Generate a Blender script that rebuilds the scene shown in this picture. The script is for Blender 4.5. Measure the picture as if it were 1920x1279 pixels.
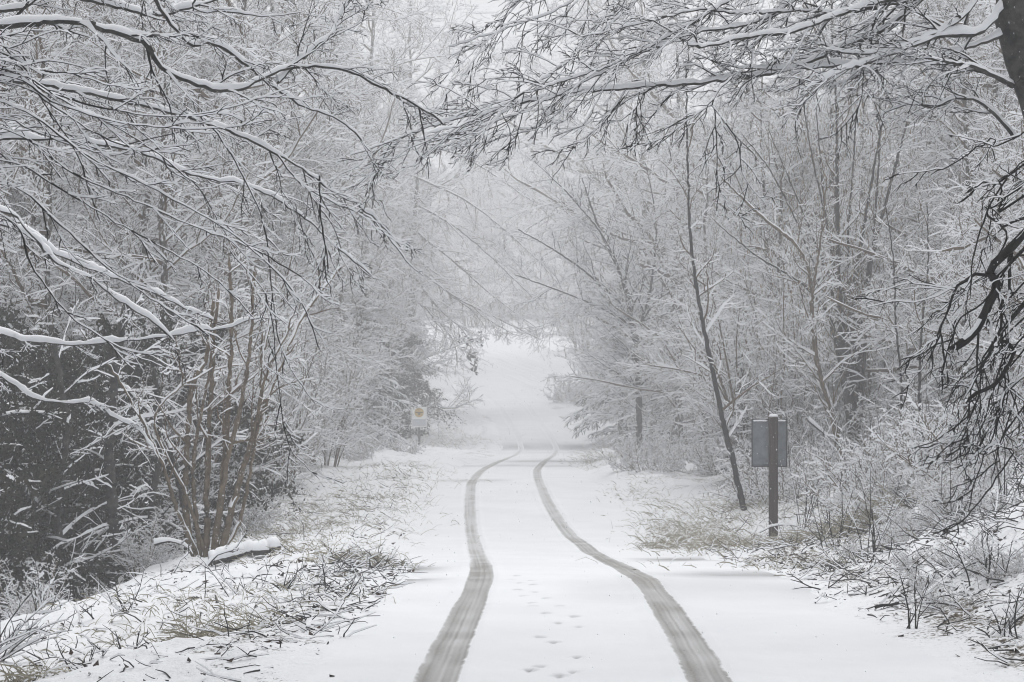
import bpy, math, random
import numpy as np
PI = math.pi
sc = bpy.context.scene
for o in list(bpy.data.objects):
    bpy.data.objects.remove(o)
COL = sc.collection
RNG = np.random.default_rng(7)
random.seed(7)

# ------------------------------------------------------------------ camera
CAM_Z = 1.84
F = 70.0 / 36.0 * 1920.0          # focal length in photograph pixels
cam_d = bpy.data.cameras.new('camera')
cam_d.lens = 70.0
cam_d.sensor_width = 36.0
cam_d.clip_start = 0.1
cam_d.clip_end = 2000.0
cam = bpy.data.objects.new('camera', cam_d)
COL.objects.link(cam)
cam.location = (0, 0, CAM_Z)
cam.rotation_euler = (PI / 2, 0, 0)
sc.camera = cam

# ------------------------------------------------------------------ sky, sun, exposure
SUN_EL, SUN_AZ = math.radians(70), math.radians(25)
world = bpy.data.worlds.new('World')
sc.world = world
world.use_nodes = True
nt = world.node_tree
nt.nodes.clear()
sky = nt.nodes.new('ShaderNodeTexSky')
sky.sky_type = 'NISHITA'
sky.sun_disc = False
sky.sun_elevation = SUN_EL
sky.sun_rotation = SUN_AZ
sky.air_density = 1.0
sky.dust_density = 4.0
hs = nt.nodes.new('ShaderNodeHueSaturation')
hs.inputs['Saturation'].default_value = 0.12
mx = nt.nodes.new('ShaderNodeMixRGB')
mx.inputs['Fac'].default_value = 0.75
mx.inputs['Color2'].default_value = (7.62, 7.66, 7.80, 1)      # even cloud deck
bg = nt.nodes.new('ShaderNodeBackground')
bg.inputs['Strength'].default_value = 0.088
wo = nt.nodes.new('ShaderNodeOutputWorld')
nt.links.new(sky.outputs[0], hs.inputs['Color'])
nt.links.new(hs.outputs[0], mx.inputs['Color1'])
nt.links.new(mx.outputs[0], bg.inputs['Color'])
nt.links.new(bg.outputs[0], wo.inputs['Surface'])

sun_d = bpy.data.lights.new('sun', 'SUN')
sun_d.energy = 1.4
sun_d.angle = math.radians(60)
sun_d.color = (1.0, 0.98, 0.95)
sun = bpy.data.objects.new('sun', sun_d)
COL.objects.link(sun)
sun.rotation_euler = (PI / 2 - SUN_EL, 0, PI - SUN_AZ)

sc.view_settings.view_transform = 'Standard'
sc.view_settings.look = 'None'
sc.view_settings.gamma = 1.0
sc.view_settings.exposure = 0.45
sc.view_settings.use_curve_mapping = False
cy = sc.cycles
cy.max_bounces = 7
cy.diffuse_bounces = 3
cy.glossy_bounces = 1
cy.transmission_bounces = 1
cy.volume_bounces = 4
cy.transparent_max_bounces = 4
cy.use_denoising = True
cy.denoising_input_passes = 'RGB_ALBEDO_NORMAL'
cy.caustics_reflective = False
cy.caustics_refractive = False
cy.use_adaptive_sampling = False
HAZE = 0.0049
cy.filter_width = 1.1

# ------------------------------------------------------------------ materials
def mat(name):
    m = bpy.data.materials.new(name)
    m.use_nodes = True
    n = m.node_tree
    n.nodes.clear()
    b = n.nodes.new('ShaderNodeBsdfPrincipled')
    o = n.nodes.new('ShaderNodeOutputMaterial')
    n.links.new(b.outputs[0], o.inputs['Surface'])
    b.inputs['Roughness'].default_value = 0.85
    b.inputs['Specular IOR Level'].default_value = 0.15
    return m, n, b

def noise(n, scale, detail=3.0, rough=0.6, vec=None, coord='Object'):
    tc = n.nodes.new('ShaderNodeTexCoord')
    t = n.nodes.new('ShaderNodeTexNoise')
    t.inputs['Scale'].default_value = scale
    t.inputs['Detail'].default_value = detail
    t.inputs['Roughness'].default_value = rough
    src = tc.outputs[coord]
    if vec:
        mp = n.nodes.new('ShaderNodeMapping')
        mp.inputs['Scale'].default_value = vec
        n.links.new(src, mp.inputs['Vector'])
        src = mp.outputs[0]
    n.links.new(src, t.inputs['Vector'])
    return t.outputs['Fac']

def ramp(n, src, stops):
    r = n.nodes.new('ShaderNodeValToRGB')
    e = r.color_ramp.elements
    while len(e) < len(stops):
        e.new(0.5)
    for q, (p, c) in zip(e, stops):
        q.position = p
        q.color = c if len(c) == 4 else (*c, 1)
    n.links.new(src, r.inputs['Fac'])
    return r.outputs['Color']

def mixc(n, fac, a, b):
    m = n.nodes.new('ShaderNodeMixRGB')
    for sock, v in ((m.inputs['Fac'], fac), (m.inputs['Color1'], a), (m.inputs['Color2'], b)):
        if isinstance(v, (int, float)):
            sock.default_value = v
        elif isinstance(v, tuple):
            sock.default_value = v if len(v) == 4 else (*v, 1)
        else:
            n.links.new(v, sock)
    return m.outputs['Color']

def bump(n, b, src, strength, dist):
    u = n.nodes.new('ShaderNodeBump')
    u.inputs['Strength'].default_value = strength
    u.inputs['Distance'].default_value = dist
    n.links.new(src, u.inputs['Height'])
    n.links.new(u.outputs[0], b.inputs['Normal'])

SNOW_C = (0.84, 0.855, 0.885)
def m_snow():
    m, n, b = mat('snow')
    b.inputs['Base Color'].default_value = (*SNOW_C, 1)
    return m
def m_bark(name, c1, c2, speck, scale=9.0):
    m, n, b = mat(name)
    base = ramp(n, noise(n, scale, 4), [(0.35, c1), (0.7, c2)])
    if speck:
        s = ramp(n, noise(n, scale * 3.2, 5, 0.7, (1, 1, 0.45)), [(speck, (0, 0, 0)), (speck + 0.07, (1, 1, 1))])
        base = mixc(n, s, base, SNOW_C)
    n.links.new(base, b.inputs['Base Color'])
    return m
M = {}
M['snow'] = m_snow()
M['bark_grey'] = m_bark('bark_grey', (0.012, 0.012, 0.013), (0.034, 0.032, 0.031), 0)
M['bark_beech'] = m_bark('bark_beech', (0.018, 0.018, 0.018), (0.080, 0.076, 0.070), 0.64, 16)
M['bark_hazel'] = m_bark('bark_hazel', (0.075, 0.058, 0.040), (0.20, 0.158, 0.112), 0.62, 12)
M['twig_brown'] = m_bark('twig_brown', (0.078, 0.058, 0.041), (0.18, 0.137, 0.098), 0)
M['trunk_far'] = m_bark('trunk_far', (0.05, 0.045, 0.04), (0.14, 0.122, 0.105), 0.53, 6)
M['needles'] = m_bark('needles', (0.018, 0.026, 0.02), (0.04, 0.055, 0.04), 0, 5)
M['yew_leaf'] = m_bark('yew_leaf', (0.010, 0.012, 0.008), (0.04, 0.038, 0.024), 0, 7)
M['dry_grass'] = m_bark('dry_grass', (0.24, 0.22, 0.165), (0.40, 0.375, 0.30), 0, 4)
M['dead_leaf'] = m_bark('dead_leaf', (0.014, 0.011, 0.010), (0.06, 0.034, 0.024), 0, 6)
M['catkin'] = m_bark('catkin', (0.22, 0.16, 0.09), (0.34, 0.26, 0.16), 0, 6)

def m_ground():
    m, n, b = mat('snow_ground')
    thin = noise(n, 2.3, 6, 0.72)
    fine = noise(n, 26, 4, 0.65)
    at = n.nodes.new('ShaderNodeAttribute')
    at.attribute_name = 'bare'
    a = n.nodes.new('ShaderNodeMath'); a.operation = 'MULTIPLY_ADD'
    n.links.new(at.outputs['Fac'], a.inputs[0]); a.inputs[1].default_value = 0.42
    n.links.new(fine, a.inputs[2])
    a2 = n.nodes.new('ShaderNodeMath'); a2.operation = 'MULTIPLY_ADD'
    n.links.new(thin, a2.inputs[0]); a2.inputs[1].default_value = 0.35
    n.links.new(a.outputs[0], a2.inputs[2])
    fac = ramp(n, a2.outputs[0], [(0.86, (0, 0, 0)), (0.98, (1, 1, 1))])
    litter = ramp(n, noise(n, 40, 3), [(0.35, (0.03, 0.024, 0.018)), (0.65, (0.13, 0.105, 0.075))])
    n.links.new(mixc(n, fac, (0.735, 0.75, 0.778), litter), b.inputs['Base Color'])
    bump(n, b, noise(n, 9, 5, 0.6), 0.6, 0.05)
    return m
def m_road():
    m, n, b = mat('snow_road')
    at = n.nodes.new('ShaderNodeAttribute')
    at.attribute_name = 'bare'  # on the road: thawed spots plus shade painted at the dips
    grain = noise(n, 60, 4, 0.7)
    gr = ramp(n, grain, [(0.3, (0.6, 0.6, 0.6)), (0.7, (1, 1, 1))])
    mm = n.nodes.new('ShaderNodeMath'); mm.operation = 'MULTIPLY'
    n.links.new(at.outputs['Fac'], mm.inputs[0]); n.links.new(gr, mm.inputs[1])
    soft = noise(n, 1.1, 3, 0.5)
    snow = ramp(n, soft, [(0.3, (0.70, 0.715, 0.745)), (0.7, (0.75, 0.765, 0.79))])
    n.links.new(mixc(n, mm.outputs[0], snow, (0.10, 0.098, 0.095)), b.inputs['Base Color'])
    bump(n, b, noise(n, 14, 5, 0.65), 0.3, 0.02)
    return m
def m_track():
    m, n, b = mat('tyre_track_slush')
    at = n.nodes.new('ShaderNodeAttribute'); at.attribute_name = 'across'      # 0 at the edges, 1 in the middle
    al = n.nodes.new('ShaderNodeAttribute'); al.attribute_name = 'streak'
    wob = noise(n, 7, 5, 0.75)
    a = n.nodes.new('ShaderNodeMath'); a.operation = 'MULTIPLY_ADD'
    n.links.new(wob, a.inputs[0]); a.inputs[1].default_value = 0.7
    n.links.new(at.outputs['Fac'], a.inputs[2])
    edge = ramp(n, a.outputs[0], [(0.48, (0, 0, 0)), (0.66, (1, 1, 1))])
    tone = ramp(n, noise(n, 70, 4, 0.7), [(0.3, (0.19, 0.185, 0.175)), (0.7, (0.33, 0.325, 0.315))])
    tone = mixc(n, al.outputs['Fac'], tone, (0.52, 0.525, 0.535))
    grit = ramp(n, noise(n, 38, 2, 0.5), [(0.72, (0, 0, 0)), (0.76, (1, 1, 1))])
    tone = mixc(n, grit, tone, (0.09, 0.08, 0.07))
    n.links.new(mixc(n, edge, (0.725, 0.74, 0.768), tone), b.inputs['Base Color'])
    bump(n, b, noise(n, 50, 4, 0.7), 0.25, 0.01)
    return m
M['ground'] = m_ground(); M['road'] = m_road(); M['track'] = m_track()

def m_plain(name, c, rough=0.6, metal=0.0, var=0.25, scale=14.0):
    m, n, b = mat(name)
    lo = tuple(x * (1 - var) for x in c); hi = tuple(min(1, x * (1 + var)) for x in c)
    n.links.new(ramp(n, noise(n, scale, 4, 0.65), [(0.3, lo), (0.7, hi)]), b.inputs['Base Color'])
    b.inputs['Roughness'].default_value = rough
    b.inputs['Metallic'].default_value = metal
    return m
M['zinc'] = m_plain('weathered_zinc', (0.18, 0.20, 0.22), 0.55, 0.0, 0.3, 9)
M['zinc_rim'] = m_plain('dark_zinc_rim', (0.04, 0.045, 0.05), 0.5)
M['sign_white'] = m_plain('sign_white', (0.80, 0.80, 0.78), 0.5, 0, 0.04)
M['sign_grey'] = m_plain('sign_grey', (0.52, 0.54, 0.57), 0.5, 0, 0.06)
M['sign_yellow'] = m_plain('sign_yellow', (0.52, 0.36, 0.12), 0.5, 0, 0.08)
M['sign_dark'] = m_plain('sign_dark', (0.06, 0.06, 0.06), 0.5, 0, 0.08)
M['steel'] = m_plain('steel_post', (0.10, 0.10, 0.10), 0.5, 0, 0.2)
def m_wood():
    m, n, b = mat('stained_wood')
    g = noise(n, 22, 5, 0.65, (1, 1, 0.07))
    base = ramp(n, g, [(0.3, (0.020, 0.015, 0.013)), (0.7, (0.070, 0.050, 0.042))])
    fl = ramp(n, noise(n, 60, 4, 0.7, (1, 1, 0.4)), [(0.63, (0, 0, 0)), (0.68, (1, 1, 1))])
    n.links.new(mixc(n, fl, base, (0.55, 0.55, 0.56)), b.inputs['Base Color'])
    bump(n, b, g, 0.5, 0.01)
    return m
M['wood'] = m_wood()

# ------------------------------------------------------------------ scene-graph helpers
def tag(o, label=None, cat=None, group=None, kind=None):
    if label: o['label'] = label
    if cat: o['category'] = cat
    if group: o['group'] = group
    if kind: o['kind'] = kind
    return o
def empty(name, loc=(0, 0, 0), rz=0.0):
    o = bpy.data.objects.new(name, None)
    COL.objects.link(o)
    o.location = loc
    o.rotation_euler = (0, 0, rz)
    o.empty_display_size = 0.2
    return o
def thing(name, label, cat, loc=(0, 0, 0), rz=0.0, group=None):
    return tag(empty(name, loc, rz), label, cat, group)
def copy_tree(o, parent=None):
    c = o.copy()
    COL.objects.link(c)
    if parent is not None:
        c.parent = parent
    for ch in list(o.children):
        copy_tree(ch, c)
    return c

class MB:
    """collects quads (numpy) and links them as ONE mesh object"""
    def __init__(s):
        s.v, s.f, s.m, s.n = [], [], [], 0
    def add(s, v, f, mi):
        v = np.asarray(v, np.float32).reshape(-1, 3); f = np.asarray(f, np.int64).reshape(-1, 4)
        s.v.append(v); s.f.append(f + s.n)
        s.m.append(np.full(len(f), mi, np.int32) if np.isscalar(mi) else np.asarray(mi, np.int32))
        s.n += len(v)
    def mesh(s, name, mats, smooth=True):
        v = np.concatenate(s.v); f = np.concatenate(s.f); mi = np.concatenate(s.m)
        tri = f[:, 3] == f[:, 2]
        cnt = np.where(tri, 3, 4).astype(np.int32)
        keep = np.ones(f.shape, bool); keep[tri, 3] = False
        loops = f[keep].astype(np.int32)
        me = bpy.data.meshes.new(name)
        me.vertices.add(len(v)); me.vertices.foreach_set('co', v.ravel())
        me.loops.add(len(loops)); me.loops.foreach_set('vertex_index', loops)
        me.polygons.add(len(f))
        st = np.concatenate([[0], np.cumsum(cnt)[:-1]]).astype(np.int32)
        me.polygons.foreach_set('loop_start', st)
        me.polygons.foreach_set('loop_total', cnt)
        me.polygons.foreach_set('material_index', mi)
        me.polygons.foreach_set('use_smooth', np.full(len(f), bool(smooth)))
        for m in mats: me.materials.append(M[m])
        me.update(calc_edges=True)
        return me
    def build(s, name, mats, parent=None, smooth=True, kind=None):
        o = bpy.data.objects.new(name, s.mesh(name, mats, smooth))
        COL.objects.link(o)
        if parent is not None: o.parent = parent
        if kind: o['kind'] = kind
        return o
    def box(s, c, h, mi=0, bev=0.0):
        """chamfered box: centre c, half sizes h"""
        c = np.array(c, float); h = np.array(h, float)
        b = min(bev, h.min() * 0.9)
        if b <= 0:
            V = np.array([[x, y, z] for x in (-1, 1) for y in (-1, 1) for z in (-1, 1)]) * h + c
            s.add(V, [[0, 1, 3, 2], [4, 6, 7, 5], [0, 4, 5, 1], [2, 3, 7, 6], [0, 2, 6, 4], [1, 5, 7, 3]], mi)
            return
        hx, hy, hz = h
        ring = [(-hx + b, -hy), (hx - b, -hy), (hx, -hy + b), (hx, hy - b), (hx - b, hy), (-hx + b, hy), (-hx, hy - b), (-hx, -hy + b)]
        k = [( -hz, 1 - b / max(hx, hy)), (-hz + b, 1), (hz - b, 1), (hz, 1 - b / max(hx, hy))]
        V = [(x * q, y * q, z) for z, q in k for x, y in ring]
        fs = [[r * 8 + j, r * 8 + (j + 1) % 8, (r + 1) * 8 + (j + 1) % 8, (r + 1) * 8 + j] for r in range(3) for j in range(8)]
        for r, fl in ((0, True), (3, False)):
            o = r * 8
            for q in ([0, 1, 2, 3], [0, 3, 4, 7], [4, 5, 6, 7]):
                fs.append([o + i for i in (q[::-1] if fl else q)])
        s.add(np.array(V) + c, fs, mi)
    def disc(s, c, r, axis_y=-1, thick=0.004, n=20, mi=0):
        a = np.arange(n) * 2 * PI / n
        V = np.concatenate([np.stack([np.cos(a) * r, np.full(n, y), np.sin(a) * r], 1) for y in (0, thick * axis_y)] + [np.array([[0, thick * axis_y, 0]])]) + np.array(c)
        fs = [[j, (j + 1) % n, n + (j + 1) % n, n + j] for j in range(n)] + [[n + j, n + (j + 1) % n, 2 * n, 2 * n] for j in range(n)]
        s.add(V, fs, mi)

ZV = np.array([0, 0, 1.0])
def frames(P):
    T = np.gradient(P, axis=1)
    T /= np.linalg.norm(T, axis=2, keepdims=True) + 1e-9
    S = np.cross(T, ZV)
    h = np.linalg.norm(S, axis=2, keepdims=True)
    S = np.where(h < 1e-3, np.array([1.0, 0, 0]), S / np.maximum(h, 1e-6))
    U = np.cross(S, T)
    return T, S, U, h[..., 0]
def sstep(a, b, x):
    t = np.clip((x - a) / (b - a), 0, 1)
    return t * t * (3 - 2 * t)
def tube(mb, P, R, ns=4, snow=0.012, bark=0, snowm=1, gap=0.0, rng=RNG, rmul=0.45):
    """P (N,K,3), R (N,K): bark below, a raised ridge of lying snow above"""
    N, K, _ = P.shape
    T, S, U, h = frames(P)
    hf = sstep(0.22, 0.75, h)
    lump = np.clip(rng.normal(1.0, 0.35, (N, K)), 0.15, 2.0)
    if ns > 5 and K > 8:      # long lumps on limbs
        kk = np.array([.15, .25, .2, .25, .15])
        l2 = np.apply_along_axis(lambda q: np.convolve(np.pad(q, 2, mode='edge'), kk, 'valid'), 1, rng.normal(0, 1, (N, K)))
        lump = np.clip(0.85 + (0.95 if ns < 10 else 0.3) * l2, 0.12, 2.0)
    per = np.clip(rng.normal(1.0, 0.3, (N, 1)), 0.2, 1.8)
    if gap > 0:
        per = per * (rng.random((N, 1)) > gap)
    sn = (snow + R * rmul) * hf * lump * per if snow > 0 else np.zeros((N, K))
    sn[:, -1] *= 0.5
    ph = 2 * PI * np.arange(ns) / ns
    c, s = np.cos(ph), np.sin(ph)
    V = (P[:, :, None, :] + R[:, :, None, None] * (c[None, None, :, None] * S[:, :, None, :] + s[None, None, :, None] * U[:, :, None, :]))
    up = np.clip(s, 0, 1) ** 0.7
    V = V + sn[:, :, None, None] * up[None, None, :, None] * ZV
    wide = np.where(s > -0.05, c, 0) * (0.14 if ns < 6 else 0.28)
    V = V + (sn[:, :, None] * wide[None, None, :])[..., None] * S[:, :, None, :]
    base = (np.arange(N)[:, None] * K + np.arange(K - 1)[None, :]) * ns
    j = np.arange(ns); j2 = (j + 1) % ns
    f = np.stack([base[..., None] + j, base[..., None] + j2, base[..., None] + ns + j2, base[..., None] + ns + j], -1)
    mid = np.sin(ph + PI / ns)
    snm = 0.5 * (sn[:, 1:] + sn[:, :-1]); rm = 0.5 * (R[:, 1:] + R[:, :-1])
    thr = (0.10 + (rng.normal(0, 0.07, (N, K - 1, 1)) if ns > 9 else 0.0))
    is_snow = (mid[None, None, :] > thr) & (snm > 0.0015 + 0.06 * rm)[..., None]
    mb.add(V.reshape(-1, 3), f.reshape(-1, 4), np.where(is_snow, snowm, bark).reshape(-1))

def lerp_along(A, idx, t):
    K = A.shape[1]
    x = np.clip(t, 0, 0.9999) * (K - 1)
    i = x.astype(int); fr = x - i
    a = A[idx, i]; b = A[idx, i + 1]
    fr = fr if A.ndim == 2 else fr[:, None]
    return a + (b - a) * fr, i
def grow(P, R, n, L, K=5, ang=(35, 60), t=(0.15, 1.0), trop=(0, 0, 0), wig=0.12, rr=0.6, rmin=0.002, tip=0.0015,
         planar=0.5, lt=0.55, Lpow=None, rng=RNG):
    """children of the polylines P; L = mean length (m) or array per parent"""
    N = len(P)
    idx = np.repeat(np.arange(N), n)
    Mn = len(idx)
    tt = (np.tile(np.arange(n), N) + rng.random(Mn)) / n
    tt = t[0] + (t[1] - t[0]) * tt
    b, i = lerp_along(P, idx, tt)
    r, _ = lerp_along(R, idx, tt)
    T, S, U, h = frames(P)
    tn, sd, up = T[idx, i], S[idx, i], U[idx, i]
    az = np.where(np.tile(np.arange(n), N) % 2 == 0, 0, PI) + rng.normal(0, 1, Mn) * (1 - planar) * 1.8
    nr = np.cos(az)[:, None] * sd + np.sin(az)[:, None] * up
    al = np.radians(rng.uniform(ang[0], ang[1], Mn))
    d = np.cos(al)[:, None] * tn + np.sin(al)[:, None] * nr
    Lm = L if np.isscalar(L) else np.asarray(L)[idx]
    ln = Lm * (1 - lt * (tt - t[0]) / max(1e-6, t[1] - t[0])) * rng.uniform(0.55, 1.35, Mn)
    Q = np.empty((Mn, K, 3)); Q[:, 0] = b
    tv = np.array(trop, float)
    for k in range(1, K):
        d = d + rng.normal(0, wig, (Mn, 3)) + tv / (K - 1)
        d /= np.linalg.norm(d, axis=1, keepdims=True)
        Q[:, k] = Q[:, k - 1] + d * (ln / (K - 1))[:, None]
    r0 = np.clip(r * rr, rmin, None)
    w = np.linspace(0, 1, K)[None, :]
    RR = r0[:, None] * (1 - w) + np.minimum(tip, r0)[:, None] * w
    return Q, RR, ln

def spline(pts, K):
    p = np.asarray(pts, float)
    q = np.vstack([2 * p[0] - p[1], p, 2 * p[-1] - p[-2]])
    seg = np.concatenate([[0], np.cumsum(np.linalg.norm(np.diff(p[:, :3], axis=0), axis=1))])
    s = np.linspace(0, seg[-1], K)
    out = []
    for x in s:
        i = min(max(np.searchsorted(seg, x, side='right') - 1, 0), len(p) - 2)
        u = (x - seg[i]) / max(1e-9, seg[i + 1] - seg[i])
        a, b, c, d = q[i], q[i + 1], q[i + 2], q[i + 3]
        out.append(0.5 * (2 * b + (c - a) * u + (2 * a - 5 * b + 4 * c - d) * u * u + (3 * b - 3 * c + d - a) * u ** 3))
    return np.array(out)
def W(x, y, d):
    """a point of the place at distance d that stands at photograph pixel (x, y)"""
    return np.array([(x - 960.0) / F * d, d, CAM_Z - (y - 639.5) / F * d])

# ------------------------------------------------------------------ terrain functions
def hash2(ix, iy, seed):
    h = (ix.astype(np.int64) * 374761393 + iy.astype(np.int64) * 668265263 + seed * 1442695041) & 0xffffffff
    h = ((h ^ (h >> 13)) * 1274126177) & 0xffffffff
    return ((h ^ (h >> 16)) & 0xffff) / 65535.0
def vnoise(x, y, seed=0):
    x = np.asarray(x, float); y = np.asarray(y, float)
    ix, iy = np.floor(x), np.floor(y)
    fx, fy = x - ix, y - iy
    fx = fx * fx * (3 - 2 * fx); fy = fy * fy * (3 - 2 * fy)
    a, b = hash2(ix, iy, seed), hash2(ix + 1, iy, seed)
    c, d = hash2(ix, iy + 1, seed), hash2(ix + 1, iy + 1, seed)
    return (a + (b - a) * fx) * (1 - fy) + (c + (d - c) * fx) * fy - 0.5
# road: distance, height of the surface relative to the camera, left track, right track
RD = np.array([
    [-60, -1.70, -0.50, 1.00], [0, -1.75, -0.50, 1.00], [7, -1.79, -0.50, 1.02], [10.8, -1.84, -0.42, 1.08], [14.5, -1.98, -0.34, 1.16],
    [18.2, -2.17, -0.27, 1.22], [21.5, -2.42, -0.33, 1.16], [25.2, -2.70, -0.44, 1.06], [31.4, -3.02, -0.64, 0.87], [37, -3.08, -0.79, 0.70],
    [43.4, -3.10, -0.90, 0.60], [49, -3.30, -0.88, 0.62], [55.7, -3.58, -0.81, 0.70], [67, -4.02, -0.38, 1.12], [76, -4.36, 0.10, 1.60],
    [85, -4.62, 0.43, 1.93], [92, -4.35, 0.25, 1.75], [104, -3.35, -0.72, 0.78], [115, -2.45, -2.4, -0.9], [128, -1.50, -5.4, -3.9],
    [150, 0.0, -12, -10.5], [180, 1.5, -24, -22], [220, 3.0, -42, -40], [300, 6.0, -80, -78], [460, 10.0, -150, -148]], float)
_d = np.arange(-60, 460, 0.5)
def _sm(col, w):
    y = np.interp(_d, RD[:, 0], RD[:, col])
    k = np.exp(-0.5 * (np.arange(-12, 13) / w) ** 2); k /= k.sum()
    return np.convolve(np.pad(y, 12, mode='edge'), k, mode='valid')
_zr, _tl, _tr = _sm(1, 2.0) + CAM_Z, _sm(2, 3.0), _sm(3, 3.0)
def zr(d): return np.interp(d, _d, _zr)
def tl(d): return np.interp(d, _d, _tl)
def tr(d): return np.interp(d, _d, _tr)
def xc(d): return np.interp(d, _d, 0.5 * (_tl + _tr)) + 0.13
def gz(X, d, fine=True):
    X = np.asarray(X, float); d = np.asarray(d, float)
    u = X - xc(d)
    base = zr(d)
    s = -u - 1.72 + 0.17 * (1 - sstep(19, 24, d)) + 0.28 * vnoise(d * 0.7, d * 0 + 3.3, 5) + 0.12 * vnoise(d * 3.1, d * 0 + 1.3, 6)
    near = 1 - sstep(26, 34, d)
    zl = 0.07 * sstep(0.0, 0.5, s) - near * 0.17 * sstep(0.5, 2.4, s) - near * 0.75 * sstep(2.5, 4.6, s) + (1 - near) * 0.35 * sstep(1.6, 6, s) * (1 - sstep(95, 120, d))
    s2 = u - 1.95 + 0.35 * vnoise(d * 0.6, d * 0 + 9.3, 7) + 0.14 * vnoise(d * 2.7, d * 0 + 4.3, 8)
    slope = np.interp(d, [0, 12, 18, 25, 35, 60, 100, 130], [0.22, 0.30, 0.44, 0.44, 0.33, 0.22, 0.12, 0.0])
    s0 = np.interp(d, [0, 13, 18, 25, 30, 45, 60], [0.5, 0.5, 0.6, 1.3, 2.0, 2.6, 1.5])
    q = s2 - s0
    rise = slope * 0.5 * (q + np.sqrt(q * q + 0.25))
    rise = 4.5 * (1 - np.exp(-rise / 4.5))
    zrr = 0.09 * sstep(0.0, 0.5, s2) + rise * sstep(0.0, 1.0, s2)
    side = np.where(u < 0, zl, zrr)
    off = np.where(u < 0, sstep(-0.1, 0.8, s), sstep(-0.1, 0.8, s2))
    n = 0.32 * vnoise(X * 0.35, d * 0.3, 1) + 0.12 * vnoise(X * 1.3, d * 1.1, 2)
    if fine:
        n = n + 0.075 * vnoise(X * 4.3, d * 3.9, 3) + 0.05 * vnoise(X * 9.7, d * 9.1, 4)
    n = n * 1.0
    dip = -0.30 * np.exp(-((X - 3.6) / 1.5) ** 2 - ((d - 27.0) / 4.2) ** 2)      # the hollow the sign post stands in
    side = side + dip * off
    sunk = -0.06 * (1 - np.where(u < 0, sstep(-0.25, 0.05, s), sstep(-0.25, 0.05, s2)))
    return base + side + n * off + sunk
def G(x, d, dz=0.0):
    X = (x - 960.0) / F * d
    return np.array([X, d, float(gz(X, d)) + dz])

# ------------------------------------------------------------------ ground and road
def grid_obj(name, X, D, Z, m, attrs=None):
    r, c = X.shape
    mb = MB()
    i = (np.arange(r - 1)[:, None] * c + np.arange(c - 1)[None, :])
    f = np.stack([i, i + 1, i + c + 1, i + c], -1)
    mb.add(np.stack([X, D, Z], -1), f, 0)
    o = mb.build(name, [m])
    for k, a in (attrs or {}).items():
        at = o.data.attributes.new(k, 'FLOAT', 'POINT')
        at.data.foreach_set('value', np.ascontiguousarray(a, np.float32).ravel())
    return o
def spaced(segs):
    out = []
    for a, b, s in segs:
        out.append(np.arange(a, b - 1e-6, s))
    return np.concatenate(out)
rows = spaced([(-50, 4, 2.0), (4, 9, 0.25), (9, 20, 0.07), (20, 32, 0.12), (32, 60, 0.3), (60, 110, 0.6), (110, 200, 2.5), (200, 440.1, 8)])
cols = spaced([(-140, -30, 8), (-30, -12, 1.0), (-12, -6.5, 0.2), (-6.5, -1.4, 0.06), (-1.4, 1.6, 0.25), (1.6, 6.5, 0.06), (6.5, 12, 0.2), (12, 30, 1.0), (30, 140.1, 8)])
XX = cols[None, :] + np.clip(xc(rows), -8, 8)[:, None]
DD = np.repeat(rows[:, None], len(cols), 1)
ZZ = gz(XX, DD)
u_ = XX - xc(DD)
bare = 0.36 + 0.55 * vnoise(XX * 0.8, DD * 0.8, 21) + 0.5 * vnoise(XX * 3, DD * 3, 22)
edge_l = np.exp(-((u_ + 2.15) / 0.35) ** 2); edge_r = np.exp(-((u_ - 2.5) / 0.4) ** 2)
bare = bare + 0.5 * edge_l * sstep(10, 14, DD) * (1 - sstep(23, 27, DD)) + 0.4 * edge_r * sstep(9, 12, DD) * (1 - sstep(21, 25, DD))
bare = bare + 0.10 * sstep(2.6, 4.0, u_) * (1 - sstep(40, 60, DD)) - 0.2 - 0.15 * (1 - sstep(16, 30, DD))
bare = np.clip(bare, 0, 1.1) * (1 - 0.8 * sstep(100, 125, DD))
ground = grid_obj('ground', XX, DD, ZZ, 'ground', {'bare': bare})
tag(ground, kind='structure')

rrows = spaced([(-50, 6, 1.0), (6, 9.5, 0.1), (9.5, 22, 0.035), (22, 60, 0.2), (60, 150, 0.5), (150, 200, 2)])
rcols = np.concatenate([np.arange(-2.05, -0.9, 0.06), np.arange(-0.9, 1.0, 0.035), np.arange(1.0, 2.36, 0.06)])
RX = rcols[None, :] + xc(rrows)[:, None]
RDm = np.repeat(rrows[:, None], len(rcols), 1)
RZ = zr(RDm) - 0.015 * (rcols[None, :] / 2) ** 2 + 0.02 * vnoise(RX * 0.8, RDm * 0.5, 31) + 0.006 * vnoise(RX * 5, RDm * 5, 32)
for fn in (tl, tr):     # ruts with a pushed-up rim
    q = np.abs(RX - fn(RDm)) / (0.135 + 0.02 * vnoise(RDm * 0.6, RDm * 0, 41))
    on = 1 - sstep(100, 116, RDm)
    RZ = RZ + on * (0.014 * np.exp(-((q - 1.22) / 0.2) ** 2) * (0.7 + 0.8 * vnoise(RX * 3, RDm * 2.2, 45)) - 0.014 * (1 - sstep(0.6, 1.05, q)))
RZ = RZ + 0.018 * vnoise(RX * 2.1, RDm * 1.6, 34) + 0.006 * vnoise(RX * 9, RDm * 7, 35)
rb = np.zeros_like(RX)
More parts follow.
